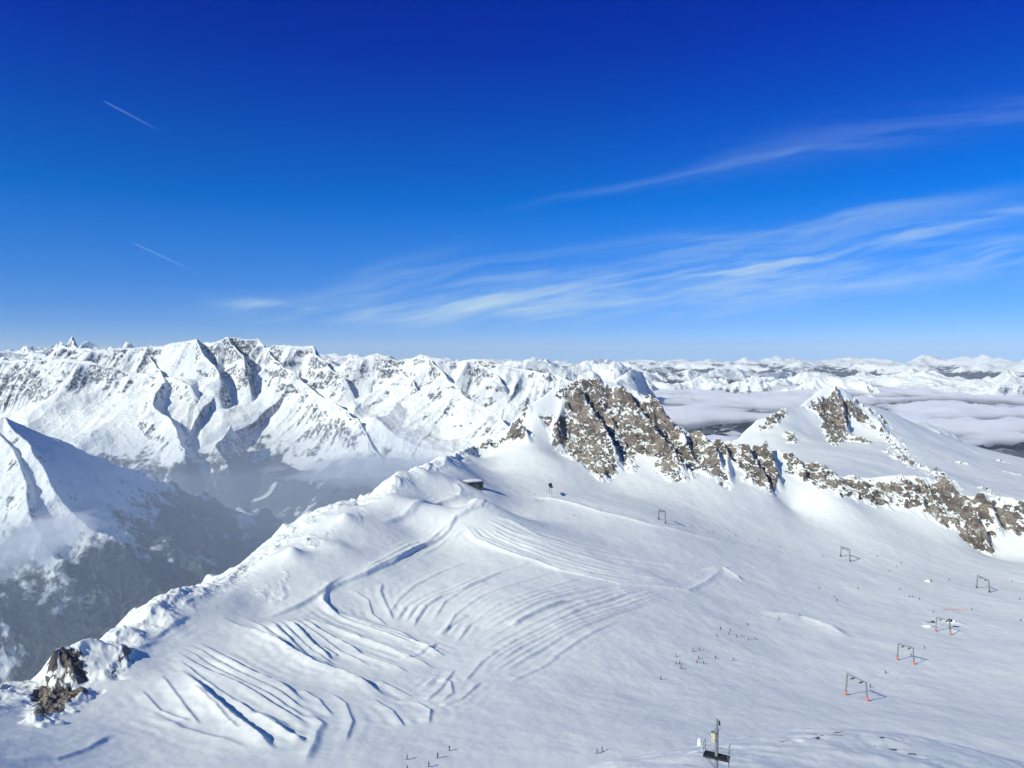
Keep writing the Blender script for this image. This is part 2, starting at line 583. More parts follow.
def ground(pixels, fn=None, d0=35.0, d1=1150.0):
    """ground points under photograph pixels: march each view ray to the surface"""
    fn = fn or base_height
    P = np.array(pixels, float)
    D = np.exp(np.linspace(math.log(d0), math.log(d1), 700))
    cx, cy = (P[:, 0] - 512.0) / FPX, (384.0 - P[:, 1]) / FPX
    dy = math.cos(PITCH) + cy * math.sin(PITCH)
    dz = -math.sin(PITCH) + cy * math.cos(PITCH)
    X = D[None] * (cx / dy)[:, None]
    Y = np.repeat(D[None], len(P), 0)
    Zr = D[None] * (dz / dy)[:, None]
    g = fn(X, Y) - Zr
    res = []
    for i in range(len(P)):
        k = np.argmax(g[i] > 0) if (g[i] > 0).any() else -1
        if k <= 0:
            k = int(np.argmax(g[i] / D))
            res.append((X[i, k], Y[i, k]))
        else:
            t = -g[i, k - 1] / (g[i, k] - g[i, k - 1])
            res.append((X[i, k - 1] + t * (X[i, k] - X[i, k - 1]), Y[i, k - 1] + t * (Y[i, k] - Y[i, k - 1])))
    return res


ROCKS_A = [
    [(557, 388), (575, 381), (600, 380), (612, 386), (626, 398), (640, 402), (652, 408), (664, 422), (676, 436), (686, 450), (692, 466), (690, 474), (683, 481), (672, 482), (660, 476), (654, 464), (645, 458), (638, 455), (632, 462), (637, 471), (628, 471), (620, 462), (611, 449), (602, 444), (613, 457), (619, 470), (614, 477), (600, 481), (590, 471), (578, 461), (566, 458), (564, 449), (554, 449), (552, 436), (560, 424), (566, 408), (556, 400)],
    [(474, 449), (480, 441), (492, 440), (506, 432), (518, 424), (532, 430), (531, 438), (520, 441), (505, 441), (490, 448)],
    [(510, 420), (514, 407), (527, 402), (527, 416), (518, 426)],
    [(538, 418), (550, 414), (556, 425), (547, 429)],
    [(636, 392), (652, 402), (668, 420), (684, 434), (694, 446), (702, 470), (692, 480), (680, 456), (664, 436), (648, 420)],
    [(684, 436), (700, 440), (712, 450), (720, 470), (722, 477), (704, 476), (690, 466)],
    [(705, 441), (722, 443), (735, 444), (745, 448), (758, 447), (766, 451), (776, 470), (779, 493), (768, 493), (755, 486), (745, 481), (740, 470), (725, 462), (712, 453)],
    [(711, 466), (728, 481), (727, 488), (714, 478)],
    [(780, 453), (800, 463), (830, 469), (838, 478), (850, 477), (870, 480), (893, 478), (905, 484), (925, 480), (938, 482), (955, 496), (967, 511), (985, 535), (998, 553), (990, 556), (970, 546), (955, 531), (940, 526), (920, 513), (900, 509), (880, 506), (860, 501), (840, 496), (825, 491), (800, 479), (785, 471)],
    [(950, 492), (965, 497), (985, 500), (1000, 499), (1040, 506), (1090, 520), (1080, 545), (1030, 536), (1010, 531), (995, 523), (985, 515), (1001, 538), (996, 541), (980, 521), (965, 506)],
    [(26, 724), (36, 696), (52, 668), (64, 662), (80, 667), (90, 682), (84, 702), (62, 718), (45, 726)],
    [(108, 680), (113, 664), (122, 655), (127, 668), (121, 680)],
    [(274, 601), (279, 580), (284, 572), (283, 590), (279, 601)],
    [(300, 546), (308, 536), (316, 533), (312, 545)], [(318, 542), (326, 530), (333, 528), (328, 541)], [(352, 520), (358, 508), (364, 508), (358, 521)],
    [(257, 593), (266, 584), (272, 589), (262, 596)],
]
ROCKS_A = [ground(q) for q in ROCKS_A]
# streaks of scree showing along the foreground shoulder
SCREE = [ground(q) for q in [[(740, 752), (770, 746), (800, 741), (835, 737), (870, 738), (900, 741)],
                             [(700, 756), (725, 751), (760, 748)], [(880, 745), (910, 752), (930, 762)], [(810, 735), (850, 732), (900, 738)]]]

# buttresses of the crest: lines that stand proud, with a sunny left and a shaded right side
RIBS = [(ground(q), hgt, wl, wr) for q, hgt, wl, wr in [
    ([(572, 390), (582, 410), (597, 432), (610, 455), (619, 474)], 17, 18, 7),
    ([(610, 386), (630, 410), (655, 445), (672, 464), (688, 482)], 16, 20, 8),
    ([(640, 396), (660, 416), (680, 440), (697, 470)], 10, 9, 6),
    ([(690, 436), (705, 447), (716, 464), (722, 480)], 12, 10, 5),
    ([(715, 443), (726, 460), (729, 486)], 8, 8, 5),
    ([(744, 447), (750, 465), (770, 492)], 9, 9, 5),
    ([(762, 450), (772, 470), (780, 492)], 12, 8, 5),
    ([(786, 455), (800, 470), (806, 482)], 7, 8, 5),
    ([(850, 477), (862, 490), (872, 505)], 6, 8, 5),
    ([(895, 476), (912, 496), (926, 514)], 6, 8, 5),
    ([(936, 480), (950, 500), (974, 530), (995, 554)], 15, 11, 5),
    ([(975, 497), (990, 515), (1001, 540)], 8, 8, 5),
    ([(562, 388), (562, 410), (556, 432), (560, 450)], 7, 8, 7),
    ([(512, 424), (524, 436), (530, 445)], 4, 6, 5),
]]
# snow knolls along the left rim: (pixel of the top, height, radius)
KNOLLS = [(ground([(292, 556)])[0], 5.5, 8), (ground([(345, 520)])[0], 5, 8), (ground([(398, 486)])[0], 6, 13),
          (ground([(425, 476)])[0], 4, 10), (ground([(444, 462)])[0], 6, 6), (ground([(160, 612)])[0], 3, 9), (ground([(100, 655)])[0], 4, 11),
          (ground([(62, 668)])[0], 4, 8)]
KNOLLS += [(ground([q])[0], h_, r_) for q, h_, r_ in [((930, 627), 1.5, 4.5), ((938, 625), 1.0, 3.0), ((956, 631), 1.3, 3.5), ((946, 621), 1.6, 4.0), ((959, 624), 1.1, 3.0), ((925, 623), 0.8, 3.0)]]
# banks of piled and groomed snow
BANKS = [
    # (pixels, height, width left, width right)
    ([(471, 495), (441, 504), (411, 514), (376, 521)], 0.99, 8.8, 1.9),
    ([(498, 497), (481, 507), (456, 518), (448, 532), (416, 550), (391, 565), (366, 576), (346, 582)], 1.36, 9.9, 1.2),
    ([(345, 574), (323, 592), (296, 607), (262, 618)], 1.49, 11.0, 1.5),
    ([(323, 592), (322, 602), (333, 612), (361, 620), (400, 634), (446, 659)], 1.12, 3.5, 2.0),
    ([(382, 582), (380, 592), (388, 610), (393, 621)], 0.62, 4.4, 1.2),
    ([(511, 567), (481, 582), (461, 590), (441, 597), (426, 607), (416, 620), (412, 628)], 1.05, 5.7, 1.1),
    ([(451, 585), (426, 595), (406, 607), (395, 621)], 0.68, 5.3, 1.1),
    ([(470, 615), (456, 622), (436, 637)], 0.74, 5.3, 1.0),
    ([(500, 650), (480, 664), (462, 684)], 0.56, 5.3, 1.0),
    # upper fan
    ([(490, 514), (512, 522), (542, 537), (587, 550), (637, 560), (672, 565), (722, 568)], 1.05, 5.3, 2.0),
    ([(483, 518), (512, 532), (562, 550), (612, 565), (652, 573)], 1.05, 5.3, 1.7),
    ([(478, 522), (512, 542), (550, 555), (600, 570), (652, 579), (676, 580)], 1.12, 5.3, 1.7),
    ([(468, 524), (480, 538), (512, 551), (545, 564), (580, 572), (625, 581), (684, 590)], 1.18, 5.7, 1.7),
    ([(498, 516), (530, 528), (575, 543), (620, 552)], 0.62, 4.4, 1.5),
    ([(700, 571), (722, 568), (734, 575), (744, 583)], 2.11, 11.0, 1.7),
    # lower right curves
    ([(470, 624), (512, 606), (545, 593), (577, 585), (615, 581)], 0.74, 5.3, 1.0),
    ([(480, 632), (512, 617), (542, 602), (575, 592), (632, 584)], 0.93, 5.7, 1.1),
    ([(510, 628), (532, 615), (567, 601)], 1.30, 4.8, 1.4),
    ([(480, 660), (517, 640), (562, 620), (587, 607), (617, 597), (657, 586)], 0.99, 6.2, 1.1),
    ([(480, 674), (521, 647), (542, 637), (577, 622), (622, 607), (667, 592)], 0.87, 5.7, 1.0),
    ([(500, 672), (540, 650), (562, 637), (612, 615), (672, 597)], 0.68, 5.3, 1.0),
    # lower left windrows
    ([(213, 612), (256, 634), (284, 650), (313, 668), (343, 678), (370, 689), (392, 703)], 3.2, 13, 1.8),
    ([(268, 620), (284, 637), (306, 657), (339, 671)], 1.36, 5.3, 1.5),
    ([(284, 618), (302, 634), (315, 648), (333, 662)], 1.49, 5.3, 1.4),
    ([(300, 616), (317, 630), (350, 647), (361, 656), (392, 667), (409, 674)], 1.24, 5.3, 1.3),
    ([(310, 618), (344, 633), (365, 643)], 1.05, 4.8, 1.2),
    ([(361, 622), (396, 636), (427, 649), (446, 658)], 0.99, 4.8, 1.2),
    ([(350, 632), (374, 645), (400, 655), (440, 671)], 1.24, 5.3, 1.4),
    ([(320, 646), (338, 657)], 0.81, 4.4, 1.0),
    ([(376, 680), (396, 690), (412, 698)], 0.74, 4.8, 1.2),
    ([(195, 641), (228, 660), (256, 675), (278, 684), (306, 704)], 1.43, 6.6, 1.4),
    ([(171, 649), (209, 673), (256, 697), (284, 713), (311, 727)], 1.24, 7.0, 1.3),
    ([(176, 668), (205, 698), (237, 724), (256, 739), (275, 752)], 2.7, 9, 2.0),
    ([(256, 714), (273, 725), (289, 737), (306, 746)], 1.61, 6.6, 1.7),
    ([(225, 700), (262, 716), (290, 728)], 0.74, 5.7, 1.2),
    ([(305, 712), (322, 725), (316, 733), (314, 744), (301, 766)], 0.99, 4.8, 2.0),
    ([(136, 706), (181, 730), (223, 742), (250, 752)], 0.62, 8.8, 1.7),
    ([(0, 757), (56, 759), (87, 748), (112, 734)], 0.55, 5.0, 1.2),
    ([(150, 640), (170, 628), (190, 616)], 0.99, 8.8, 1.5), ([(110, 668), (135, 652), (160, 640)], 0.87, 8.8, 1.5),
    ([(455, 483), (461, 490), (459, 497)], 1.12, 3.5, 2.2),
    # long swells on the pistes
    ([(520, 494), (560, 500), (600, 512), (650, 526), (700, 537), (768, 550)], 1.4, 5, 5),
    ([(760, 612), (800, 617), (830, 628), (850, 640)], 2.2, 12, 5),
]


def between(a, b, f, n=9):
    def res(L):
        L = np.array(L, float)
        s = np.concatenate([[0], np.cumsum(np.hypot(*np.diff(L, axis=0).T))])
        t = np.linspace(0, s[-1], n)
        return np.stack([np.interp(t, s, L[:, 0]), np.interp(t, s, L[:, 1])], 1)
    return [tuple(q) for q in res(a) * (1 - f) + res(b) * f]


_bk = [q[0] for q in BANKS]
# lesser banks left by the groomers between the large ones
for i, j, f in [(9, 10, .5), (10, 11, .5), (11, 12, .35), (11, 12, .7), (15, 16, .5), (16, 18, .35), (16, 18, .7), (18, 19, .5), (19, 20, .5),
                (21, 22, .6), (22, 23, .5), (23, 24, .5), (25, 27, .5), (30, 31, .35), (30, 31, .7), (31, 32, .5), (5, 6, .5)]:
    BANKS.append((between(_bk[i], _bk[j], f), 0.62, 3.2, 0.9))
# the two long benches that sweep down from the saddle and turn into the lower windrows
BANKS.append(([(498, 496), (470, 511), (440, 533), (400, 558), (366, 575), (340, 584), (326, 592), (324, 603), (338, 616), (366, 627), (405, 643), (446, 660)], 1.05, 4.5, 1.3))
BANKS.append(([(478, 493), (441, 504), (405, 516), (380, 523)], 1.0, 4.5, 1.8))
BANKS.append(([(462, 522), (475, 540), (512, 555), (560, 571), (620, 584), (688, 591), (708, 582), (724, 569)], 1.1, 2.6, 2.2))
# loose curves left by the machines turning in the bowl
for q in [[(560, 570), (520, 582), (480, 598), (455, 615), (440, 640)], [(590, 576), (545, 589), (500, 605), (470, 624), (452, 646)],
          [(470, 560), (440, 572), (415, 585), (398, 600), (388, 614)], [(545, 559), (500, 572), (470, 586), (445, 602), (430, 624)],
          [(440, 641), (420, 655), (400, 662)], [(455, 668), (440, 690), (425, 702)], [(482, 682), (460, 702), (440, 708)],
          [(418, 690), (434, 680), (450, 682), (452, 695), (440, 703)], [(400, 700), (418, 704), (430, 712), (428, 726)], [(372, 700), (392, 712), (404, 728)],
          [(440, 535), (410, 546), (385, 560), (362, 574)], [(470, 528), (445, 542), (420, 556)], [(352, 590), (368, 600), (372, 614), (388, 626)],
          [(300, 690), (318, 700), (332, 716)], [(330, 694), (345, 704), (352, 722), (344, 744)], [(190, 690), (215, 712), (240, 736)], [(160, 676), (182, 706), (200, 728)],
          [(140, 690), (160, 712), (190, 724)], [(560, 655), (540, 668), (510, 682)], [(620, 620), (580, 640), (548, 660)]]:
    BANKS.append((q, 0.55, 3.0, 0.9))
BANKS = [(ground(q), h_, wl, wr) for q, h_, wl, wr in BANKS]


TRACKS = [ground(q) for q in [
    [(846, 697), (897, 659), (934, 631), (970, 606), (1000, 588)],
    [(868, 701), (915, 664), (951, 635), (985, 611), (1015, 592)],
    [(552, 496), (610, 508), (664, 523), (740, 538), (845, 561), (985, 592), (1040, 604)],
    [(548, 499), (610, 512), (664, 528), (740, 544), (845, 567), (985, 598), (1040, 610)]]]


def rock_mask(x, y, polys, warp=5.0):
    wx = x + warp * fbm(x / 13, y / 13, 3, 0.55, 11)
    wy = y + warp * fbm(x / 13, y / 13, 3, 0.55, 23)
    m = np.zeros(x.shape)
    for p in polys:
        P = np.array(p)
        b = (wx > P[:, 0].min() - 8) & (wx < P[:, 0].max() + 8) & (wy > P[:, 1].min() - 8) & (wy < P[:, 1].max() + 8)
        if not b.any():
            continue
        xs, ys = wx[b], wy[b]
        ins = inside(xs, ys, p)
        d, _, _ = poly_dist(xs, ys, list(p) + [p[0]])
        v = np.where(ins, 0.5 + 0.5 * sst(d, 0, 5), 0.5 - 0.5 * sst(d, 0, 4))
        m[b] = np.maximum(m[b], v)
    return m


def crags(x, y, amp):
    """broken rock relief: steep little ribs and steps"""
    u = x * 0.80 + y * 0.6          # across the ribs
    v = -x * 0.6 + y * 0.80
    r = ridged(u / 26, v / 60, 5, 0.55, 31) - 0.45
    b = ridged(x / 11, y / 11, 4, 0.55, 41) - 0.45
    return amp * (1.25 * r + 0.55 * b)


HUT = at(475.5, 489, 672)
HUT_RZ = R(24)


def slope_height(x, y, full=False):
    z, ins, dist = rim_drop(TA, RIM_D, RIM_POLY, x, y, 0.85)
    # drift that buries the shelter on its left and back, dug out on the right
    hx = (x - HUT[0]) * math.cos(HUT_RZ) + (y - HUT[1]) * math.sin(HUT_RZ)
    hy = (y - HUT[1]) * math.cos(HUT_RZ) - (x - HUT[0]) * math.sin(HUT_RZ)
    near_h = np.exp(-((hx + 2) / 17) ** 2 - ((hy - 3) / 13) ** 2)
    want = HUT[2] + np.clip(0.3 - 0.52 * hx, -2.5, 7.0)
    z = z + near_h * (want - z)
    for p, hgt, rad in KNOLLS:
        d2 = ((x - p[0]) ** 2 + (y - p[1]) ** 2) / rad ** 2
        z = z + hgt * np.exp(-np.sqrt(d2 + 0.15) * 1.4 + 0.54)
    for line, hgt, wl, wr in RIBS:
        bump_line(x, y, z, line, Prof(hgt, wl, wr, 0.2))
    for line, hgt, wl, wr in BANKS:
        bump_line(x, y, z, line, Prof(hgt, wl, wr, min(0.40, 0.10 + 0.014 * wl), 0.10))
    for line in TRACKS:
        bump_line(x, y, z, line, Prof(-0.12, 0.9, 0.9, 0.1))
    # wind-carved crest along the left rim
    dr, _, _ = poly_dist(x, y, RIM_D[2:30])
    z += 6.5 * np.exp(-(dr / 12) ** 2) * (ridged(x / 26, y / 26, 5, 0.55, 83) - 0.42) * sst(x, 20, -60)
    # natural unevenness of wind-packed snow
    z += 0.9 * fbm(x / 70, y / 70, 3, 0.5, 2) * sst(np.hypot(x, y), 150, 320)
    z += 0.16 * fbm(x / 9, y / 9, 3, 0.5, 8)
    z -= 0.0
    out = sst(dist, 2, 40)
    z += out * (ridged(x / 90, y / 90, 5, 0.5, 61) - 0.5) * 30
    rk = rock_mask(x, y, ROCKS_A)
    rk = rk * np.where((x < -110) & (y < 360), 1.7, np.where((x < -60) & (y < 640), 1.35, 1.0))
    for line in SCREE:
        m = np.hypot(x, y) < 140
        d, _, _ = poly_dist(x[m], y[m], line)
        rk[m] = np.maximum(rk[m], 1.25 * np.exp(-(d / 1.5) ** 2) * sst(perlin(x[m] / 2.2, y[m] / 1.2, 9), -0.2, 0.3))
    far = sst(np.hypot(x, y), 560, 760)
    z += rk * crags(x, y, 0.5 + 3.0 * sst(np.hypot(x, y), 150, 280) * sst(y, 400, 340) + 1.2 * sst(y, 340, 400) + 8.5 * sst(np.hypot(x, y), 560, 760))
    z += rk * far * 2.4 * (ridged((0.8 * x + 0.6 * y) / 7.0, (0.8 * y - 0.6 * x) / 24.0, 3, 0.55, 47) - 0.45)
    # rough, half buried stones on the foreground shoulder
    near = sst(np.hypot(x, y), 150, 110)
    z += near * (0.13 * fbm(x / 5, y / 5, 4, 0.55, 71) + 0.30 * ridged(x / 9 + y / 20, y / 9, 3, 0.5, 77))
    return z, rk


def rings(*segs):
    out = []
    for a, b, n in segs:
        out.append(np.exp(np.linspace(math.log(a), math.log(b), n, endpoint=False)))
    out.append([segs[-1][1]])
    return np.concatenate(out)


FULL_DETAIL = True
k_ = 1.0 if FULL_DETAIL else 0.5
az = np.concatenate([np.linspace(R(-39), R(39), int(1250 * k_)), np.linspace(R(39), R(321), 90)[1:-1]])
rr = rings((1.5, 60, 60), (60, 130, int(130 * k_)), (130, 240, 50), (240, 700, int(560 * k_)), (700, 1180, int(470 * k_)), (1180, 3000, 60))
X, Y = polar(az, rr)
ZA, RK = slope_height(X, Y)
grid_mesh("ski_slope", X, Y, ZA, M_NEAR, {'rock': RK}, wrap=True)

# ------------------------------------------------------------------ the second peak with its snowfield
B_SKY = [at(*q) for q in [(735, 452, 1700), (746, 441, 1750), (757, 430, 1800), (770, 417, 1850), (786, 408, 1900), (804, 406, 1950), (813, 396, 1985), (822, 388, 2000), (833, 387, 2005),
                          (846, 395, 2020), (858, 403, 2060), (872, 406, 2090), (890, 412, 2120), (912, 422, 2150), (945, 435, 2150), (970, 444, 2130), (1000, 452, 2080), (1030, 459, 2040), (1110, 482, 1950), (1200, 505, 1850)]]
B_PTS = B_SKY + [at(*q) for q in [(836, 402, 1985), (836, 416, 1962), (815, 412, 1930), (860, 424, 1950), (836, 440, 1850), (862, 442, 1800), (800, 430, 1830), (785, 428, 1810), (786, 448, 1650), (830, 458, 1500), (900, 462, 1560), (900, 440, 1850), (950, 470, 1600), (960, 452, 1900), (1010, 480, 1600),
                                  (770, 462, 1350), (800, 472, 1150), (870, 487, 1150), (950, 502, 1180), (1030, 514, 1180), (1120, 527, 1150), (740, 462, 1400)]]
TB = Tps(B_PTS)
B_LINE = [q[:2] for q in [at(735, 475, 1350)] + B_SKY]
B_POLY = B_LINE + [(1250, 900), (300, 900)]


def b_base(x, y):
    return rim_drop(TB, B_LINE, B_POLY, x, y, 0.8)[0]


def gb(q):
    return ground(q, b_base, 1100, 2300)


ROCKS_B = [gb(q) for q in [
    [(808, 409), (814, 401), (822, 398), (836, 399), (848, 404), (860, 411), (870, 420), (864, 424), (850, 415), (846, 436), (833, 446), (826, 436), (822, 420), (812, 411)],
    [(757, 431), (770, 418), (786, 409), (787, 415), (776, 425), (766, 431)],
    [(848, 436), (866, 440), (870, 445), (852, 442)], [(784, 435), (790, 432), (797, 440), (790, 444)]]]
SCAT_B = [gb(q) for q in [[(866, 420), (884, 434), (900, 450), (912, 466)], [(860, 412), (876, 414), (886, 424)], [(895, 455), (905, 462), (920, 470)], [(930, 470), (945, 484), (952, 494)]]]


def peak_height(x, y):
    z, ins, dist = rim_drop(TB, B_LINE, B_POLY, x, y, 0.8)
    rk = rock_mask(x, y, ROCKS_B, 9.0) * 1.25
    for line in SCAT_B:
        d, _, _ = poly_dist(x, y, line)
        rk = np.maximum(rk, 1.25 * np.exp(-(d / 22) ** 2) * sst(perlin(x / 12, y / 12, 9), -0.1, 0.5))
    for p in gb([(985, 489), (992, 494), (1012, 474), (1003, 462), (960, 463)]):
        d = np.hypot((x - p[0]) / 16, (y - p[1]) / 10)
        rk = np.maximum(rk, 1.3 * np.exp(-d ** 2) * sst(perlin(x / 9, y / 9, 4), -0.2, 0.3))
    z += rk * crags(x * 0.8, y * 0.8, 14)
    z += 3.0 * fbm(x / 160, y / 160, 4, 0.5, 12)
    z += sst(dist, 5, 80) * (ridged(x / 200, y / 200, 5, 0.5, 64) - 0.5) * 60
    bump_line(x, y, z, gb([(833, 389), (842, 410), (846, 436)]), Prof(22, 18, 9, 0.15))
    bump_line(x, y, z, gb([(834, 389), (858, 406), (876, 422), (905, 450)]), Prof(12, 30, 16, 0.15))
    return z, rk


az = np.linspace(R(12), R(40), int(560 * k_))
rr = rings((1080, 1450, int(60 * k_)), (1450, 2450, int(420 * k_)), (2450, 4200, 50))
X, Y = polar(az, rr)
Z, RK = peak_height(X, Y)
grid_mesh("snow_peak", X, Y, Z, M_NEAR, {'rock': RK})

# a lower snow ridge standing in the fog behind the peak
def back_ridge(x, y):
    L = [at(*q) for q in [(890, 426, 3300), (908, 423, 3350), (925, 421, 3400), (945, 430, 3420), (965, 441, 3400), (985, 452, 3350), (1010, 470, 3300)]]
    d, par, side = poly_dist(x + 25 * fbm(x / 200, y / 200, 3), y + 25 * fbm(x / 200, y / 200, 3, 0.5, 4), [q[:2] for q in L])
    z = np.interp(par, np.arange(len(L)), [q[2] for q in L]) - 0.55 * (np.sqrt(d * d + 100) - 10)
    rk = 0.9 * np.exp(-((d - 45) / 22) ** 2) * (side < 0) * sst(perlin(x / 30, y / 30, 5), -0.2, 0.4)
    return z + 14 * (ridged(x / 130, y / 130, 5, 0.5, 6) - 0.5) * sst(d, 0, 60), rk


X, Y = polar(np.linspace(R(24), R(38), 240), np.linspace(2900, 4300, 200))
Z, RK = back_ridge(X, Y)
grid_mesh("snow_ridge", X, Y, Z, M_NEAR, {'rock': RK})

# ------------------------------------------------------------------ distant mountains


def ridge_field(x, y, crests, ribs=0.0):
    """highest of several crest lines, each falling away on both sides"""
    z = np.full(x.shape, -1e9)
    for pts, s1, s2 in crests:
        L = [q[:2] for q in pts]
        zz = np.array([q[2] for q in pts])
        d, par, side = poly_dist(x, y, L)
        zc = np.interp(par, np.arange(len(zz)), zz)
        s = np.where(side > 0, s1, s2)
        fall = s * d
        for e, i, j in ((0, 0, 1), (len(L) - 1, -1, -2)):      # rounded ends
            m = par == e
            ux, uy = L[i][0] - L[j][0], L[i][1] - L[j][1]
            un = math.hypot(ux, uy)
            ox, oy = x[m] - L[i][0], y[m] - L[i][1]
            o = np.maximum((ox * ux + oy * uy) / un, 0)
            p = np.abs(ox * uy - oy * ux) / un
            fall[m] = s[m] * p + 0.7 * o
        if ribs:
            arc = np.concatenate([[0], np.cumsum(np.hypot(np.diff([q[0] for q in L]), np.diff([q[1] for q in L])))])
            u = np.interp(par, np.arange(len(L)), arc)
            w = sst(d, 0, 120) * sst(d, 950, 300)
            fall = fall + ribs * 0.85 * (1 - np.exp(-d / 230.0))
            rb = ridged(u / 210 + d / 2600, d / 1300, 4, 0.55, 33) - 0.5
            rc = ridged(u / 640 + d / 3000, d / 2500, 2, 0.5, 39) - 0.5
            spur = 1.0 if abs(L[0][1] - L[-1][1]) < 0.5 * abs(L[0][0] - L[-1][0]) else 0.35
            vr = 0.25 + 0.75 * sst(perlin(u / 1900, d / 3000, 71 + len(L)), -0.25, 0.45)
            fall = fall - ribs * w * (0.48 * spur * vr * rb + (0.5 + 0.35 * spur) * rc)
        z = np.maximum(z, zc - fall)
    return z


def sector(name, a0, a1, na, r0, r1, nr, fn, mat):
    az = np.linspace(R(a0), R(a1), int(na * k_))
    rr = rings((r0, r1, int(nr * k_)))
    X, Y = polar(az, rr)
    return grid_mesh(name, X, Y, fn(X, Y), mat)


VALLEY = -1820.0


# the shaded mountain across the valley
def shaded_mountain(x, y):
    cr = [([at(*q) for q in [(-140, 470, 4000), (-60, 436, 4200), (-20, 424, 4300), (10, 417, 4400), (40, 433, 4600), (80, 451, 4850), (120, 467, 5150), (165, 486, 5600), (230, 506, 6300), (300, 524, 7000)]], 0.8, 0.62),
          ([at(*q) for q in [(10, 417, 4400), (30, 450, 4150), (60, 490, 3950), (95, 530, 3850), (130, 560, 3800)]], 0.75, 0.85),
          ([at(*q) for q in [(-20, 424, 4300), (-10, 470, 4000), (0, 520, 3800)]], 0.75, 0.75),
          ([at(*q) for q in [(-5, 420, 4380), (12, 455, 4100), (30, 500, 3850), (50, 545, 3700)]], 0.75, 0.8)]
    wx = x + 60 * fbm(x / 700, y / 700, 3, 0.5, 3)
    wy = y + 60 * fbm(x / 700, y / 700, 3, 0.5, 6)
    z = ridge_field(wx, wy, cr, 60.0)
    d = np.clip(-(z + 300) / 900, 0.03, 1)
    z += d * 170 * (ridged(x / 520, y / 520, 6, 0.5, 17) - 0.45)
    return np.maximum(z, VALLEY - 60)


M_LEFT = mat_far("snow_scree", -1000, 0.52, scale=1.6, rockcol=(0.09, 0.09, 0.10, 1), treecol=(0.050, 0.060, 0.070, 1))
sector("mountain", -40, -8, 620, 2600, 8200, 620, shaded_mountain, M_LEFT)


# the long snowy range closing the valley
def range_height(x, y):
    P = lambda *L: [at(*q) for q in L]
    cr = [(P((-120, 348, 11800), (-40, 343, 12000), (0, 342, 12200), (20, 346, 11500), (30, 342, 11600), (52, 340, 11800), (75, 352, 11200), (100, 354, 11000), (130, 352, 11000), (160, 350, 10900), (195, 343, 10800), (207, 350, 10850),
             (218, 345, 10900), (228, 342, 10900), (243, 344, 10950), (252, 343, 11000), (262, 352, 10900), (285, 350, 10800), (318, 350, 10700), (330, 364, 10500), (345, 372, 10300), (365, 365, 10300), (384, 358, 10300), (400, 366, 10200), (421, 358, 10100),
             (440, 366, 10000), (470, 366, 9900), (490, 369, 9800), (520, 374, 9700), (560, 384, 9500), (600, 400, 9200)), 0.75, 0.50),
          # plateau edge with the fluted wall
          (P((-120, 364, 10900), (-20, 368, 10800), (20, 365, 10700), (60, 364, 10600), (90, 366, 10500), (110, 372, 10400), (135, 378, 10300), (165, 386, 10000), (190, 398, 9700)), 0.1, 0.9),
          (P((262, 349, 11000), (290, 372, 10300), (318, 398, 9700), (345, 425, 9100), (372, 455, 8500), (392, 480, 8000)), 1.15, 0.5),
          (P((421, 358, 10100), (440, 380, 9600), (465, 400, 9200), (500, 425, 8700), (520, 440, 8300)), 1.2, 0.48),
          (P((150, 352, 11000), (158, 385, 10000), (168, 420, 9200), (185, 460, 8300)), 1.0, 0.5),
          (P((195, 343, 10800), (204, 364, 10350), (214, 382, 10000)), 1.4, 0.5),
          (P((318, 350, 10700), (334, 374, 10100), (346, 388, 9850)), 1.4, 0.5),
          (P((384, 358, 10300), (400, 378, 9850), (414, 392, 9600)), 1.4, 0.5),
          (P((228, 342, 10900), (236, 360, 10500), (240, 372, 10250)), 1.4, 0.6),
          (P((470, 366, 9900), (484, 378, 9600), (496, 388, 9400)), 1.3, 0.5),
          (P((75, 340, 11600), (84, 352, 11200), (92, 362, 10900)), 1.3, 0.5),
          (P((230, 470, 8300), (215, 455, 8500), (225, 430, 9000)), 0.5, 0.7),
          ]
    wx = x + 130 * fbm(x / 1500, y / 1500, 4, 0.5, 3)
    wy = y + 130 * fbm(x / 1500, y / 1500, 4, 0.5, 6)
    z = ridge_field(wx, wy, cr, 330.0) + 60
    d = np.clip(-(z - 80) / 900, 0.10, 1)
    z += d * 340 * (ridged(x / 2000, y / 2600, 7, 0.40, 29) - 0.42)
    z += 24 * (ridged(x / 330, y / 330, 4, 0.5, 28) - 0.5) * sst(z, -900, -300)
    # bands of rock running level through the walls
    st = fbm(x / 900, y / 900, 3, 0.5, 44)
    z += 16 * np.sin(z / 24.0 + 4 * st) * sst(z, -650, -450) * sst(st, -0.3, 0.3) * 0.6
    return np.maximum(z, VALLEY - 60)


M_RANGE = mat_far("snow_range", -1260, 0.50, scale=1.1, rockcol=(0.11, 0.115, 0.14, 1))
sector("mountain_range", -41, 9, 1000, 6300, 13500, 760, range_height, M_RANGE)


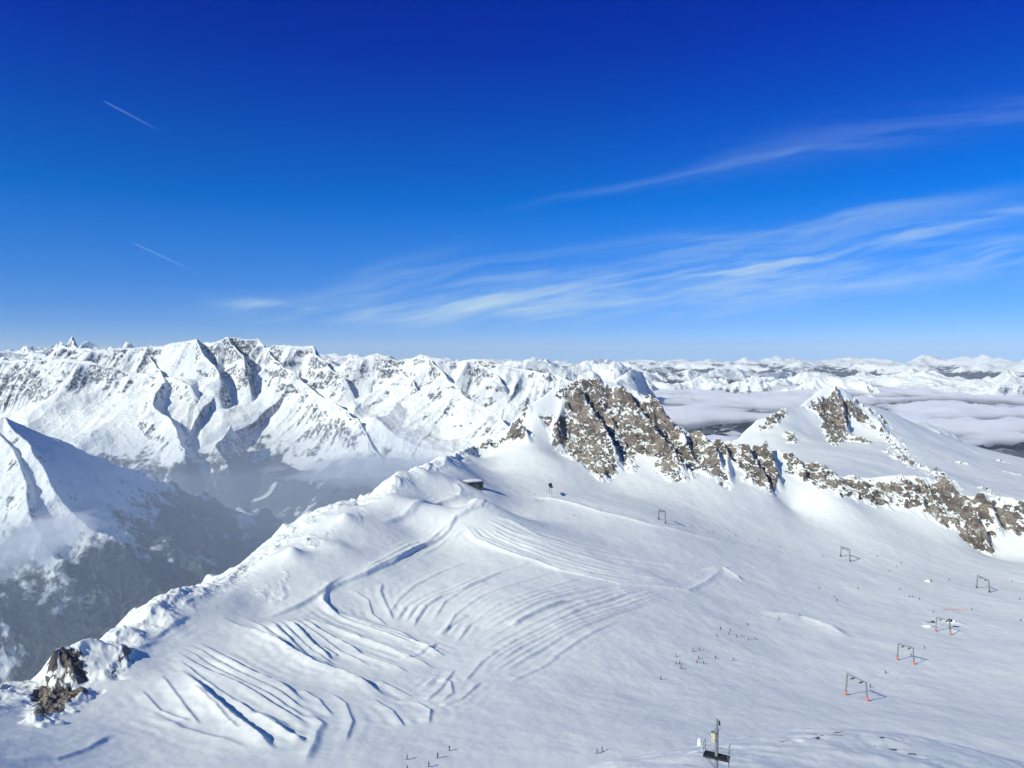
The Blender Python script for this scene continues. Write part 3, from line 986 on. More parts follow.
def far_field(base, amp, wl, seed, dip=0.0, az0=-60, az1=60):
    def fn(x, y):
        wx = x + 0.25 * wl * fbm(x / wl / 1.5, y / wl / 1.5, 3, 0.5, seed + 40)
        wy = y + 0.25 * wl * fbm(x / wl / 1.5, y / wl / 1.5, 3, 0.5, seed + 50)
        r = ridged(wx / wl, wy / wl, 8, 0.48, seed)
        b = fbm(x / wl / 3, y / wl / 3, 2, 0.5, seed + 5)
        D = np.hypot(x, y)
        e0 = D.min()
        e1 = D.max()
        A = np.degrees(np.arctan2(x, y))
        edge = sst(D, e0, e0 * 1.12) * sst(D, e1, e1 * 0.93) * sst(A, az0, az0 + 5) * sst(A, az1, az1 - 5)
        z = base + amp * (1.25 * r - 0.3 + 0.25 * b) - (D ** 2) / (2 * 7.4e6) * dip
        z = z + (440 if az1 < 20 else 0) * sst(A, -12, -24) * sst(D, 13500, 16500)
        return z * edge + (VALLEY - 80) * (1 - edge)
    return fn


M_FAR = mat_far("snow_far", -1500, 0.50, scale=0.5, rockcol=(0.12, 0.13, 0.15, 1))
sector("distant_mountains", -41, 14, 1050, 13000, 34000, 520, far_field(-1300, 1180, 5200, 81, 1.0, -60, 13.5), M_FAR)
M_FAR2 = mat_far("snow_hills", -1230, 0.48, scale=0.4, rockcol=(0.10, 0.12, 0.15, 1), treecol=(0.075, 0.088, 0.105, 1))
sector("distant_hills", 2, 41, 900, 19500, 42000, 520, far_field(-1780, 1150, 5600, 91, 1.0, 2.5, 60), M_FAR2)
sector("horizon_mountains", -41, 41, 1200, 44000, 80000, 260, far_field(-1720, 1480, 9500, 57, 0.5), M_FAR2)

# valley floor out to the horizon
M_VALLEY = mat_far("valley_woods", -1500, 0.40, scale=1.1, treecol=(0.10, 0.12, 0.15, 1))  # tree colour lightened and blued, with distance haze painted into it


def valley_height(x, y):
    return VALLEY + 120 * fbm(x / 2500, y / 2500, 4, 0.5, 15) + 60 * ridged(x / 900, y / 900, 4, 0.5, 19)


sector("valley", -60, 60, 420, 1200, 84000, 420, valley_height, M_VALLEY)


# ------------------------------------------------------------------ air, fog and mist


def volume_mat(name, density, color=(1, 1, 1, 1), aniso=0.2):
    m = bpy.data.materials.new(name)
    m.use_nodes = True
    t = m.node_tree
    for q in list(t.nodes):
        t.nodes.remove(q)
    o = t.nodes.new('ShaderNodeOutputMaterial')
    v = t.nodes.new('ShaderNodeVolumePrincipled')
    v.inputs['Color'].default_value = color
    v.inputs['Density'].default_value = density
    v.inputs['Anisotropy'].default_value = aniso
    t.links.new(v.outputs[0], o.inputs['Volume'])
    return m


def add_haze():
    bm = bmesh.new()
    x0, x1, y0, y1, z0, z1 = -75000, 75000, -3300, 86000, -2500, 620
    vs = [bm.verts.new((x, y, z)) for z in (z0, z1) for x, y in ((x0, y0), (x1, y0), (x1, y1), (x0, y1))]
    for f in ((3, 2, 1, 0), (4, 5, 6, 7), (0, 1, 5, 4), (1, 2, 6, 5), (2, 3, 7, 6), (3, 0, 4, 7)):
        bm.faces.new([vs[i] for i in f])
    me = bpy.data.meshes.new("haze")
    bm.to_mesh(me)
    me.materials.append(volume_mat("haze_air", 6.5e-6, (0.80, 0.91, 1.0, 1), 0.0))
    o = bpy.data.objects.new("haze", me)
    COL.objects.link(o)
    o['kind'] = 'stuff'


add_haze()


def fog_layer(name, X, Y, top, T, mat, label=None):
    """closed bank of fog: an upper and a lower surface that meet where the thickness runs out"""
    T = np.maximum(T, 0)
    T[0, :] = T[-1, :] = 0
    T[:, 0] = T[:, -1] = 0
    nr, nc = X.shape
    idx = np.arange(nr * nc).reshape(nr, nc)
    q = np.stack([idx[:-1, :-1], idx[1:, :-1], idx[1:, 1:], idx[:-1, 1:]], -1).reshape(-1, 4)
    Tq = T.ravel()[q].max(1) > 0
    q = q[Tq]
    on = T.ravel() > 0
    lo = np.arange(nr * nc)
    lo[on] = nr * nc + np.arange(on.sum())
    zt = (top + 0.35 * T).ravel()
    zb = (top - 0.65 * T).ravel()
    co = np.concatenate([np.stack([X.ravel(), Y.ravel(), zt], -1), np.stack([X.ravel()[on], Y.ravel()[on], zb[on]], -1)])
    faces = np.concatenate([q[:, ::-1], lo[q]])
    used = np.unique(faces)
    mp = np.full(len(co), -1)
    mp[used] = np.arange(len(used))
    me = bpy.data.meshes.new(name)
    me.from_pydata(co[used].tolist(), [], mp[faces].tolist())
    me.validate()
    me.materials.append(mat)
    o = bpy.data.objects.new(name, me)
    COL.objects.link(o)
    o['kind'] = 'stuff'
    return o


M_FOG = volume_mat("fog_bank", 0.016, (0.995, 0.998, 1.0, 1), 0.0)
M_MIST = volume_mat("thin_mist", 0.0026, (0.995, 0.998, 1.0, 1), 0.0)
M_THIN = volume_mat("valley_haze", 1.45e-4, (0.80, 0.90, 1.0, 1), 0.0)

X, Y = polar(np.linspace(R(3), R(42), 260), np.exp(np.linspace(math.log(5200), math.log(27000), 240)))
A = np.degrees(np.arctan2(X, Y))
D = np.hypot(X, Y)
cov = 85 + 380 * fbm(X / 3600, Y / 2200, 4, 0.5, 3) + 240 * fbm(X / 900, Y / 600, 5, 0.55, 9)
hole = np.exp(-((A - 33.5) / 2.6) ** 2 - ((D - 9800) / 1500) ** 2) * 900 + np.exp(-((A - 16.5) / 2.6) ** 2 - ((D - 12800) / 1300) ** 2) * 700
cov = np.minimum(cov, 420) - hole
cov *= sst(A, 5, 9) * sst(D, 5200, 7000) * sst(D, 26500, 22000)
fog_layer("fog", X, Y, -1150 + 90 * fbm(X / 5000, Y / 5000, 3, 0.5, 31), cov - 25, M_FOG)

# the strip of mist before the far range
X, Y = polar(np.linspace(R(-27), R(-4), 140), np.linspace(6600, 8000, 60))
A = np.degrees(np.arctan2(X, Y))
D = np.hypot(X, Y)
T = 330 * np.exp(-((A + 10) / 6) ** 2 - ((D - 7300) / 420) ** 2) * (1 + 0.9 * fbm(X / 500, Y / 500, 4, 0.55, 5)) - 45
fog_layer("mist", X, Y, -1110 + 30 * fbm(X / 700, Y / 700, 3, 0.5, 6), T, M_MIST)
# shreds of mist below the shaded mountain
X, Y = polar(np.linspace(R(-42), R(-18), 150), np.linspace(3000, 5200, 90))
A = np.degrees(np.arctan2(X, Y))
D = np.hypot(X, Y)
T = 260 * np.exp(-((A + 37) / 7) ** 2 - ((D - 3900) / 600) ** 2) * (0.7 + 1.5 * fbm(X / 420, Y / 420, 5, 0.55, 15)) - 50
fog_layer("mist", X, Y, -820 + 60 * fbm(X / 700, Y / 700, 3, 0.5, 16), T, M_MIST)
# the hazy air lying in the deep valley
X, Y = polar(np.linspace(R(-58), R(2), 60), np.linspace(1500, 9000, 60))
T = 2500 * sst(np.hypot(X, Y), 1500, 2500) * sst(np.hypot(X, Y), 9000, 5000) * sst(np.degrees(np.arctan2(X, Y)), 2, -8) * sst(np.degrees(np.arctan2(X, Y)), -58, -50)
fog_layer("mist", X, Y, -1350 + 80 * fbm(X / 2000, Y / 2000, 3, 0.5, 18), T, M_THIN)


# ------------------------------------------------------------------ things on the slope


def flat_mat(name, col, rough=0.6, metal=0.0, var=0.25, scale=6.0):
    m, h, p = new_mat(name)
    tc = h.node('ShaderNodeTexCoord')
    n = h.noise(tc.outputs['Object'], scale, 4, 0.6)
    d = tuple(c * (1 - var) for c in col[:3]) + (1,)
    l = tuple(min(1, c * (1 + var)) for c in col[:3]) + (1,)
    h.l.new(h.mix(h.ss(n, 0.3, 0.7), d, l), p.inputs['Base Color'])
    p.inputs['Roughness'].default_value = rough
    p.inputs['Metallic'].default_value = metal
    return m


M_STEEL = flat_mat("galvanised_steel", (0.27, 0.28, 0.29, 1), 0.55, 0.25)
M_DARK = flat_mat("dark_metal", (0.035, 0.038, 0.042, 1), 0.5, 0.3)
M_ORANGE = flat_mat("orange_padding", (0.74, 0.20, 0.13, 1), 0.7)
M_BLACKPAD = flat_mat("black_padding", (0.03, 0.03, 0.032, 1), 0.8)
M_CONC = flat_mat("weathered_concrete", (0.12, 0.12, 0.125, 1), 0.9, 0, 0.3, 0.8)
M_SNOWTOP = flat_mat("snow", (0.855, 0.875, 0.835, 1), 0.7, 0, 0.02, 0.5)
M_CREAM = flat_mat("cream_enamel", (0.55, 0.52, 0.36, 1), 0.5)
M_YELLOW = flat_mat("yellow_paint", (0.50, 0.42, 0.20, 1), 0.6)
M_RED = flat_mat("red_vinyl", (0.45, 0.06, 0.05, 1), 0.6)
M_NET = flat_mat("orange_net", (0.75, 0.25, 0.12, 1), 0.8)


def add_box(bm, c, size, rot=None):
    m = Matrix.Translation(Vector(c)) @ (rot.to_4x4() if rot is not None else Matrix.Identity(4)) @ Matrix.Diagonal((size[0], size[1], size[2], 1))
    bmesh.ops.create_cube(bm, size=1.0, matrix=m)


def add_tube(bm, a, b, r0, r1=None, seg=8):
    a, b = Vector(a), Vector(b)
    d = b - a
    m = Matrix.Translation((a + b) / 2) @ d.to_track_quat('Z', 'Y').to_matrix().to_4x4()
    bmesh.ops.create_cone(bm, cap_ends=True, segments=seg, radius1=r0, radius2=r0 if r1 is None else r1, depth=d.length, matrix=m)


def add_wheel(bm, c, axis, r, w, seg=20):
    axis = Vector(axis).normalized()
    c = Vector(c)
    add_tube(bm, c - axis * w / 2, c + axis * w / 2, r, r, seg)
    add_tube(bm, c - axis * w * 0.8, c + axis * w * 0.8, r * 0.3, r * 0.3, 10)


def add_mast(bm, a, b, w0, w1, r=0.06, bays=7):
    """lattice mast: four chords and zigzag bracing"""
    a, b = Vector(a), Vector(b)
    ax = (b - a).normalized()
    s1 = ax.cross(Vector((0, 1, 0.02))).normalized()
    s2 = ax.cross(s1).normalized()

    def c(t, i):
        w = (w0 + (w1 - w0) * t) / 2
        sx, sy = ((1, 1), (1, -1), (-1, -1), (-1, 1))[i]
        return a + (b - a) * t + s1 * sx * w + s2 * sy * w
    for i in range(4):
        add_tube(bm, c(0, i), c(1, i), r, r * 0.85, 6)
        for k in range(bays):
            t0, t1 = k / bays, (k + 1) / bays
            j = (i + 1) % 4
            add_tube(bm, c(t0, i if k % 2 else j), c(t1, j if k % 2 else i), r * 0.6, None, 5)


def mesh_obj(name, bm, mat, parent=None, loc=None, smooth=False):
    me = bpy.data.meshes.new(name)
    bmesh.ops.recalc_face_normals(bm, faces=bm.faces[:])
    bm.to_mesh(me)
    bm.free()
    for f in me.polygons:
        f.use_smooth = smooth
    for m in (mat if isinstance(mat, (list, tuple)) else [mat]):
        me.materials.append(m)
    o = bpy.data.objects.new(name, me)
    COL.objects.link(o)
    if parent:
        o.parent = parent
    if loc is not None:
        o.location = loc
    return o


def tag(o, label, cat, group=None):
    o['label'] = label
    o['category'] = cat
    if group:
        o['group'] = group


def thing(name, label, cat, loc, rz=0.0, group=None):
    o = bpy.data.objects.new(name, None)
    o.empty_display_size = 0.5
    COL.objects.link(o)
    o.location = loc
    o.rotation_euler = (0, 0, rz)
    tag(o, label, cat, group)
    return o


def copy_tree(o, parent=None):
    c = o.copy()
    COL.objects.link(c)
    if parent:
        c.parent = parent
    for ch in list(o.children):
        copy_tree(ch, c)
    return c


def full_z(pts):
    x = np.array([p[0] for p in pts], float)
    y = np.array([p[1] for p in pts], float)
    return slope_height(x, y)[0]


def stand(pixels):
    """points on the finished slope"""
    def fn(x, y):
        return slope_height(x, y)[0]
    g = ground(pixels, fn, 60, 1150)
    z = full_z(g)
    return [Vector((a, b, c)) for (a, b), c in zip(g, z)]


def slope_normal(p):
    e = 1.2
    z = full_z([(p.x + e, p.y), (p.x - e, p.y), (p.x, p.y + e), (p.x, p.y - e)])
    return Vector((-(z[0] - z[1]) / (2 * e), -(z[2] - z[3]) / (2 * e), 1)).normalized()


# drag lift pylons
def make_pylon(W, H, pad_mat, label, loc, rz, group, dz):
    """portal of two leaning lattice legs, a truss across, two roller batteries; dz = ground height under each foot"""
    t = thing('lift_pylon', label, 'lift pylon', loc, rz, group)
    top = W / 2 - W * 0.07
    thick = 1.0 if H < 9.8 else 1.5
    for s in (-1, 1):
        bm = bmesh.new()
        add_mast(bm, (s * W / 2, 0, dz[(s + 1) // 2] - 0.4), (s * top, 0, H), 0.62 * thick, 0.42 * thick, 0.075 * thick, 9)
        leg = mesh_obj('leg', bm, M_STEEL, t)
        bm = bmesh.new()
        x0 = s * (W / 2 - 0.02)
        z0 = dz[(s + 1) // 2]
        add_tube(bm, (x0, 0, z0 - 0.3), (x0 - s * 0.12, 0, z0 + 1.7), 0.62, 0.58, 12)
        add_tube(bm, (x0 - s * 0.12, 0, z0 + 1.68), (x0 - s * 0.125, 0, z0 + 1.82), 0.58, 0.42, 12)
        mesh_obj('pad', bm, pad_mat, leg, smooth=True)
    bm = bmesh.new()
    add_mast(bm, (-top - 0.5, 0, H + 0.2), (top + 0.5, 0, H + 0.2), 0.55 * thick, 0.55 * thick, 0.07 * thick, 10)
    mesh_obj('crossbeam', bm, M_STEEL, t)
    for s in (-1, 1):
        x0 = s * W * 0.19
        bm = bmesh.new()
        add_box(bm, (x0, 0, H - 0.75), (0.16, 2.9, 0.22))
        for y0 in (-0.25, 0.25):
            add_tube(bm, (x0, y0, H), (x0, y0, H - 0.75), 0.07)
        add_box(bm, (x0 + 0.5, 0, H - 0.5), (0.7, 0.5, 0.08))
        sh = mesh_obj('sheave_assembly', bm, M_DARK, t)
        for k in range(4):
            bm = bmesh.new()
            add_wheel(bm, (x0 + 0.2, -1.1 + k * 0.73, H - 0.92), (1, 0, 0), 0.27, 0.12)
            mesh_obj('wheel', bm, M_DARK, sh)
    bm = bmesh.new()                       # climbing ladder on the right leg
    for q in (-0.16, 0.16):
        add_tube(bm, (W / 2 - 0.1, -0.45 + 0.0, dz[1] + 1.9), (top, -0.45, H), 0.025)
    for k in range(22):
        u = k / 21
        x = (W / 2 - 0.1) * (1 - u) + top * u
        add_box(bm, (x, -0.45, dz[1] + 1.9 + (H - 1.9 - dz[1]) * u), (0.34, 0.03, 0.03))
    mesh_obj('ladder', bm, M_STEEL, t)
    return t


def pylon_at(pl, pr, H, pad, label, group):
    a, b = stand([pl, pr])
    mid = (a + b) / 2
    d = b - a
    W = math.hypot(d.x, d.y)
    make_pylon(W, H, pad, label, mid, math.atan2(d.y, d.x), group, (a.z - mid.z, b.z - mid.z))
    return mid


NEAR_G = "orange padded pylons of the near drag lift"
FAR_G = "pylons of the drag lift below the rock crest"
pylon_at((845.5, 695), (867.5, 701), 9.3, M_ORANGE, "nearest grey portal lift pylon with orange foot pads, lowest in the photo", NEAR_G)
pylon_at((897, 660), (914, 664.5), 9.3, M_ORANGE, "grey portal lift pylon with orange pads, second of the near lift's three", NEAR_G)
pylon_at((935.5, 631.5), (950.5, 635), 9.3, M_ORANGE, "grey portal lift pylon with orange pads, in front of the small drive station", NEAR_G)
pylon_at((658.5, 519.5), (665.5, 523.5), 10.0, M_BLACKPAD, "grey portal lift pylon below the main rock peak, left of the row", FAR_G)
pylon_at((840.5, 556.5), (850, 561.5), 10.2, M_BLACKPAD, "grey portal lift pylon standing in the middle of the open snow below the ridge", FAR_G)
pylon_at((976.5, 588), (989.5, 592.5), 10.4, M_BLACKPAD, "wide grey portal lift pylon near the right edge of the photo", FAR_G)

# turning station at the top of the far lift
a, b = stand([(549.3, 493.5), (551.8, 497.2)])
mid = (a + b) / 2
rz = math.atan2(b.y - a.y, b.x - a.x)
t = thing('lift_station', "dark hooded turning station on two posts at the far lift's upper end", 'lift station', mid, rz)
W = math.hypot(b.x - a.x, b.y - a.y)
for s in (-1, 1):
    bm = bmesh.new()
    add_mast(bm, (s * W / 2, 0, (a.z if s < 0 else b.z) - mid.z - 0.4), (s * W / 2 * 0.8, 0, 9.5), 0.8, 0.6, 0.09, 8)
    mesh_obj('post', bm, M_STEEL, t)
bm = bmesh.new()
add_box(bm, (0, 0, 9.2), (W * 0.9 + 0.6, 3.0, 0.35))
add_box(bm, (0, 0, 9.9), (W * 0.4 + 0.3, 1.8, 0.9))
mesh_obj('motor_housing', bm, M_DARK, t)
bm = bmesh.new()
for s in (-1, 1):
    add_box(bm, (s * 1.15, 0, 11.0), (2.9, 2.6, 0.16), Matrix.Rotation(s * R(38), 3, 'Y'))
mesh_obj('roof', bm, M_DARK, t)
bm = bmesh.new()
add_wheel(bm, (0, 0, 8.75), (0, 0, 1), 1.3, 0.25, 28)
mesh_obj('bullwheel', bm, M_DARK, t)

# drive station behind the third near pylon
p, = stand([(949.5, 628)])
t = thing('drive_station', "small lift drive station with dark wheel head and yellow ladder beside a snow heap", 'lift station', p, R(-25))
bm = bmesh.new()
add_tube(bm, (0, 0, -0.5), (0, 0, 4.6), 0.45, 0.36, 14)
mesh_obj('column', bm, M_STEEL, t, smooth=True)
bm = bmesh.new()
add_wheel(bm, (0, 0, 4.9), (0, 0, 1), 1.75, 0.35, 28)
mesh_obj('bullwheel', bm, M_DARK, t)
bm = bmesh.new()
add_box(bm, (0.2, 0, 5.55), (2.6, 1.3, 0.9))
add_box(bm, (1.2, 0, 6.1), (0.9, 0.9, 0.3))
mesh_obj('motor_housing', bm, M_DARK, t)
bm = bmesh.new()
for y0 in (-0.25, 0.25):
    add_tube(bm, (-1.9, y0, -0.4), (-1.5, y0, 6.4), 0.07)
for k in range(16):
    add_box(bm, (-1.9 + 0.4 * (k + 0.5) / 16.5, 0, -0.1 + 0.41 * k), (0.06, 0.5, 0.06))
mesh_obj('ladder', bm, M_YELLOW, t)


def lump(name, loc, sx, sy, sz, label, cat, mat, seed=0, group=None):
    bm = bmesh.new()
    bmesh.ops.create_icosphere(bm, subdivisions=4, radius=1.0)
    for v in bm.verts:
        n = float(fbm(np.array([v.co.x * 1.3 + seed]), np.array([v.co.y * 1.3 + v.co.z * 1.7]), 4, 0.5, seed)[0])
        f = 1 + 0.35 * n
        v.co = Vector((v.co.x * sx * f, v.co.y * sy * f, max(v.co.z, -0.35) * sz * f))
    o = mesh_obj(name, bm, mat, None, loc, True)
    tag(o, label, cat, group)
    return o


p, = stand([(951.5, 622)])
lump('snow_heap', p, 2.6, 2.0, 1.9, "bright shovelled snow heap behind the drive station's dark wheel", 'snow heap', M_SNOWTOP, 3)
p, = stand([(928.5, 626)])
lump('snow_heap', p, 3.2, 2.4, 0.8, "low trampled snow heap beside the dark snowmobile", 'snow heap', M_SNOWTOP, 5)
p, = stand([(928, 581.5)])
lump('snow_heap', p, 3.0, 2.2, 1.5, "small white snow heap with a red cushion on it, on open piste", 'snow heap', M_SNOWTOP, 8)
q = p + Vector((1.9, -0.4, 1.0))
bm = bmesh.new()
add_box(bm, (0, 0, 0.2), (2.3, 0.6, 1.1), Matrix.Rotation(R(10), 3, 'Y'))
bmesh.ops.bevel(bm, geom=bm.edges[:], offset=0.16, segments=3, affect='EDGES')
o = mesh_obj('safety_cushion', bm, M_RED, None, q, True)
tag(o, "dull red safety cushion leaning on a snow heap on the piste", 'cushion')
p, = stand([(934, 593)])
t = thing('marker_pole', "thin marker pole with a red tip standing below the red cushion", 'pole', p)
bm = bmesh.new()
add_tube(bm, (0, 0, -0.3), (0, 0, 3.6), 0.07, 0.05)
mesh_obj('shaft', bm, M_STEEL, t)
bm = bmesh.new()
add_tube(bm, (0, 0, 3.4), (0, 0, 4.2), 0.12, 0.10)
mesh_obj('tip', bm, M_RED, t)

# snowmobile with a rescue sled behind it
p, = stand([(932.5, 622.5)])
t = thing('snowmobile', "dark snowmobile parked on bright trampled snow left of the drive station", 'snowmobile', p + Vector((0, 0, 0.02)), R(-12))
bm = bmesh.new()
add_box(bm, (0, 0, 0.55), (2.3, 0.75, 0.4))
add_box(bm, (0.75, 0, 0.85), (0.9, 0.85, 0.45))
bmesh.ops.bevel(bm, geom=bm.edges[:], offset=0.09, segments=3, affect='EDGES')
mesh_obj('body', bm, M_DARK, t, smooth=True)
bm = bmesh.new()
add_box(bm, (-0.45, 0, 0.92), (1.1, 0.4, 0.25))
bmesh.ops.bevel(bm, geom=bm.edges[:], offset=0.08, segments=3, affect='EDGES')
mesh_obj('seat', bm, M_BLACKPAD, t, smooth=True)
bm = bmesh.new()
add_box(bm, (-0.5, 0, 0.2), (2.0, 0.5, 0.35))
bmesh.ops.bevel(bm, geom=bm.edges[:], offset=0.12, segments=3, affect='EDGES')
mesh_obj('track', bm, M_BLACKPAD, t, smooth=True)
for s in (-1, 1):
    bm = bmesh.new()
    add_box(bm, (1.1, s * 0.5, 0.06), (1.2, 0.18, 0.05))
    add_box(bm, (1.75, s * 0.5, 0.15), (0.3, 0.18, 0.05), Matrix.Rotation(R(-38), 3, 'Y'))
    add_tube(bm, (0.9, s * 0.3, 0.5), (1.1, s * 0.5, 0.08), 0.05)
    mesh_obj('ski', bm, M_DARK, t)
bm = bmesh.new()
add_box(bm, (1.0, 0, 1.25), (0.05, 0.7, 0.4), Matrix.Rotation(R(-25), 3, 'Y'))
mesh_obj('windscreen', bm, M_DARK, t)
bm = bmesh.new()
add_tube(bm, (0.5, -0.4, 1.2), (0.5, 0.4, 1.2), 0.03)
add_tube(bm, (0.6, 0, 0.9), (0.5, 0, 1.2), 0.04)
mesh_obj('handlebar', bm, M_DARK, t)
p, = stand([(928, 622.3)])
t = thing('rescue_sled', "small dark rescue sled behind the snowmobile on trampled snow", 'sled', p + Vector((0, 0, 0.02)), R(-12))
bm = bmesh.new()
add_box(bm, (0, 0, 0.3), (1.5, 0.6, 0.22))
bmesh.ops.bevel(bm, geom=bm.edges[:], offset=0.06, segments=2, affect='EDGES')
mesh_obj('tub', bm, M_DARK, t, smooth=True)
for s in (-1, 1):
    bm = bmesh.new()
    add_box(bm, (0.1, s * 0.28, 0.06), (1.8, 0.08, 0.06))
    mesh_obj('runner', bm, M_STEEL, t)
bm = bmesh.new()
for s in (-1, 1):
    add_tube(bm, (0.7, s * 0.22, 0.3), (1.9, s * 0.1, 0.55), 0.03)
mesh_obj('tow_bar', bm, M_STEEL, t)

# orange safety net behind the drive station
fp = stand([(943 + k * 3.0, 610.0 + 0.035 * k * k * 0.3) for k in range(9)])
t = thing('safety_net', "low orange safety net strung across the snow above the drive station", 'fence', fp[0])
for q in fp:
    bm = bmesh.new()
    add_tube(bm, q - fp[0] - Vector((0, 0, 0.3)), q - fp[0] + Vector((0, 0, 1.15)), 0.04, 0.035)
    mesh_obj('stake', bm, M_NET, t)
bm = bmesh.new()
for q0, q1 in zip(fp[:-1], fp[1:]):
    for k in range(8):
        zz = 0.2 + 0.11 * k
        add_tube(bm, q0 - fp[0] + Vector((0, 0, zz)), q1 - fp[0] + Vector((0, 0, zz)), 0.022, None, 4)
    n = 12
    for k in range(n):
        c = q0.lerp(q1, k / n) - fp[0]
        add_tube(bm, c + Vector((0, 0, 0.2)), c + Vector((0, 0, 0.98)), 0.018, None, 4)
mesh_obj('net', bm, M_NET, t)

# the half-buried shelter on the saddle
SHX, SHY, SHZ = HUT
t = thing('shelter', "half buried dark walled shelter with a flat snow roof on the saddle", 'shelter', HUT, HUT_RZ)
bm = bmesh.new()
add_box(bm, (0, 5.0, 0.5), (15.0, 10.0, 12.0))
mesh_obj('wall', bm, M_CONC, t)
bm = bmesh.new()
add_box(bm, (4.6, -0.06, 2.4), (2.6, 0.10, 3.0))
mesh_obj('door', bm, M_DARK, t)
bm = bmesh.new()
add_box(bm, (-0.2, 4.9, 7.0), (16.4, 11.6, 1.1))
bmesh.ops.subdivide_edges(bm, edges=bm.edges[:], cuts=10, use_grid_fill=True)
for v in bm.verts:
    v.co.z += 0.3 * float(perlin(np.array([v.co.x / 4]), np.array([v.co.y / 4]), 4)[0]) - (0.008 * (v.co.x ** 2 + (v.co.y - 4.9) ** 2) if v.co.z > 7.2 else 0)
mesh_obj('roof', bm, M_SNOWTOP, t, smooth=True)

# instrument mast on the foreground shoulder
MX, MY = at(716.5, 760, 58)[:2]
mz = float(full_z([(MX, MY)])[0])
plat = at(716, 756, 58)[2]
hp = plat - mz
ttl = at(717, 719.5, 58)[2] - mz
t = thing('instrument_mast', "grey steel mast with railed grating platform and cream box on the foreground snow", 'mast', (MX, MY, mz), R(-27))
bm = bmesh.new()
add_tube(bm, (0, 0, -1.0), (0, 0, ttl - 0.85), 0.145, 0.135, 16)
add_tube(bm, (0, 0, ttl - 0.86), (0, 0, ttl - 0.78), 0.17, 0.17, 16)
add_tube(bm, (0, 0, ttl - 0.8), (0, 0, ttl), 0.085, 0.08, 14)
mesh_obj('post', bm, M_STEEL, t, smooth=False)
bm = bmesh.new()
L, Dp = 0.92, 0.36
for k in range(19):
    add_box(bm, (-L + 2 * L * k / 18, 0.0, hp), (0.035, 2 * Dp, 0.05))
for k in range(7):
    add_box(bm, (0, -Dp + 2 * Dp * k / 6, hp - 0.004), (2 * L, 0.03, 0.06))
for s in (-1, 1):
    add_box(bm, (0, s * (Dp + 0.03), hp - 0.02), (2 * L + 0.1, 0.05, 0.14))
    add_box(bm, (s * (L + 0.03), 0, hp - 0.02), (0.05, 2 * Dp, 0.14))
mesh_obj('platform', bm, M_DARK, t)
for s in (-1, 1):
    bm = bmesh.new()
    x0 = s * (L + 0.03)
    for y0 in (-Dp, Dp):
        add_tube(bm, (x0, y0, hp - 0.1), (x0, y0, hp + 1.0), 0.024)
    for z0 in (0.5, 0.98):
        add_tube(bm, (x0, -Dp, hp + z0), (x0, Dp, hp + z0), 0.022)
    mesh_obj('railing', bm, M_STEEL, t)
bm = bmesh.new()
add_tube(bm, (-L, Dp, hp + 0.5), (L, Dp, hp + 0.5), 0.02)
mesh_obj('railing', bm, M_STEEL, t)
bm = bmesh.new()
add_tube(bm, (-L, -0.2, hp - 0.08), (-0.12, -0.1, hp - 0.95), 0.03)
add_tube(bm, (-L, 0.2, hp - 0.08), (-0.12, 0.1, hp - 0.95), 0.03)
add_tube(bm, (L, 0.0, hp - 0.08), (L, 0.0, -0.4), 0.022)
add_tube(bm, (L, 0.26, hp - 0.08), (L, 0.26, -0.4), 0.022)
for k in range(14):
    add_tube(bm, (L, 0.0, hp - 0.3 - 0.35 * k), (L, 0.26, hp - 0.3 - 0.35 * k), 0.016)
mesh_obj('brace', bm, M_STEEL, t)
bm = bmesh.new()
add_box(bm, (-0.22, -0.12, hp + 1.52), (0.34, 0.26, 0.72))
bmesh.ops.bevel(bm, geom=bm.edges[:], offset=0.02, segments=2, affect='EDGES')
bx = mesh_obj('instrument_box', bm, M_CREAM, t)
bm = bmesh.new()
add_box(bm, (-0.22, -0.12, hp + 1.915), (0.42, 0.34, 0.04))
mesh_obj('lid', bm, M_STEEL, bx)
bm = bmesh.new()
add_box(bm, (0.10, 0, ttl - 0.12), (0.16, 0.05, 0.05))
add_tube(bm, (0.19, 0, ttl - 0.08), (0.19, 0, ttl - 0.40), 0.055, 0.085, 12)
mesh_obj('sensor', bm, M_DARK, t)

# pieces of snow and stone on the shoulder
p, = stand([(699.5, 745.5)])
lump('snow_block', p + Vector((0, 0, 0.2)), 0.22, 0.2, 0.75, "small upright block of white snow on the shoulder's edge beside the mast", 'snow block', M_SNOWTOP, 11)


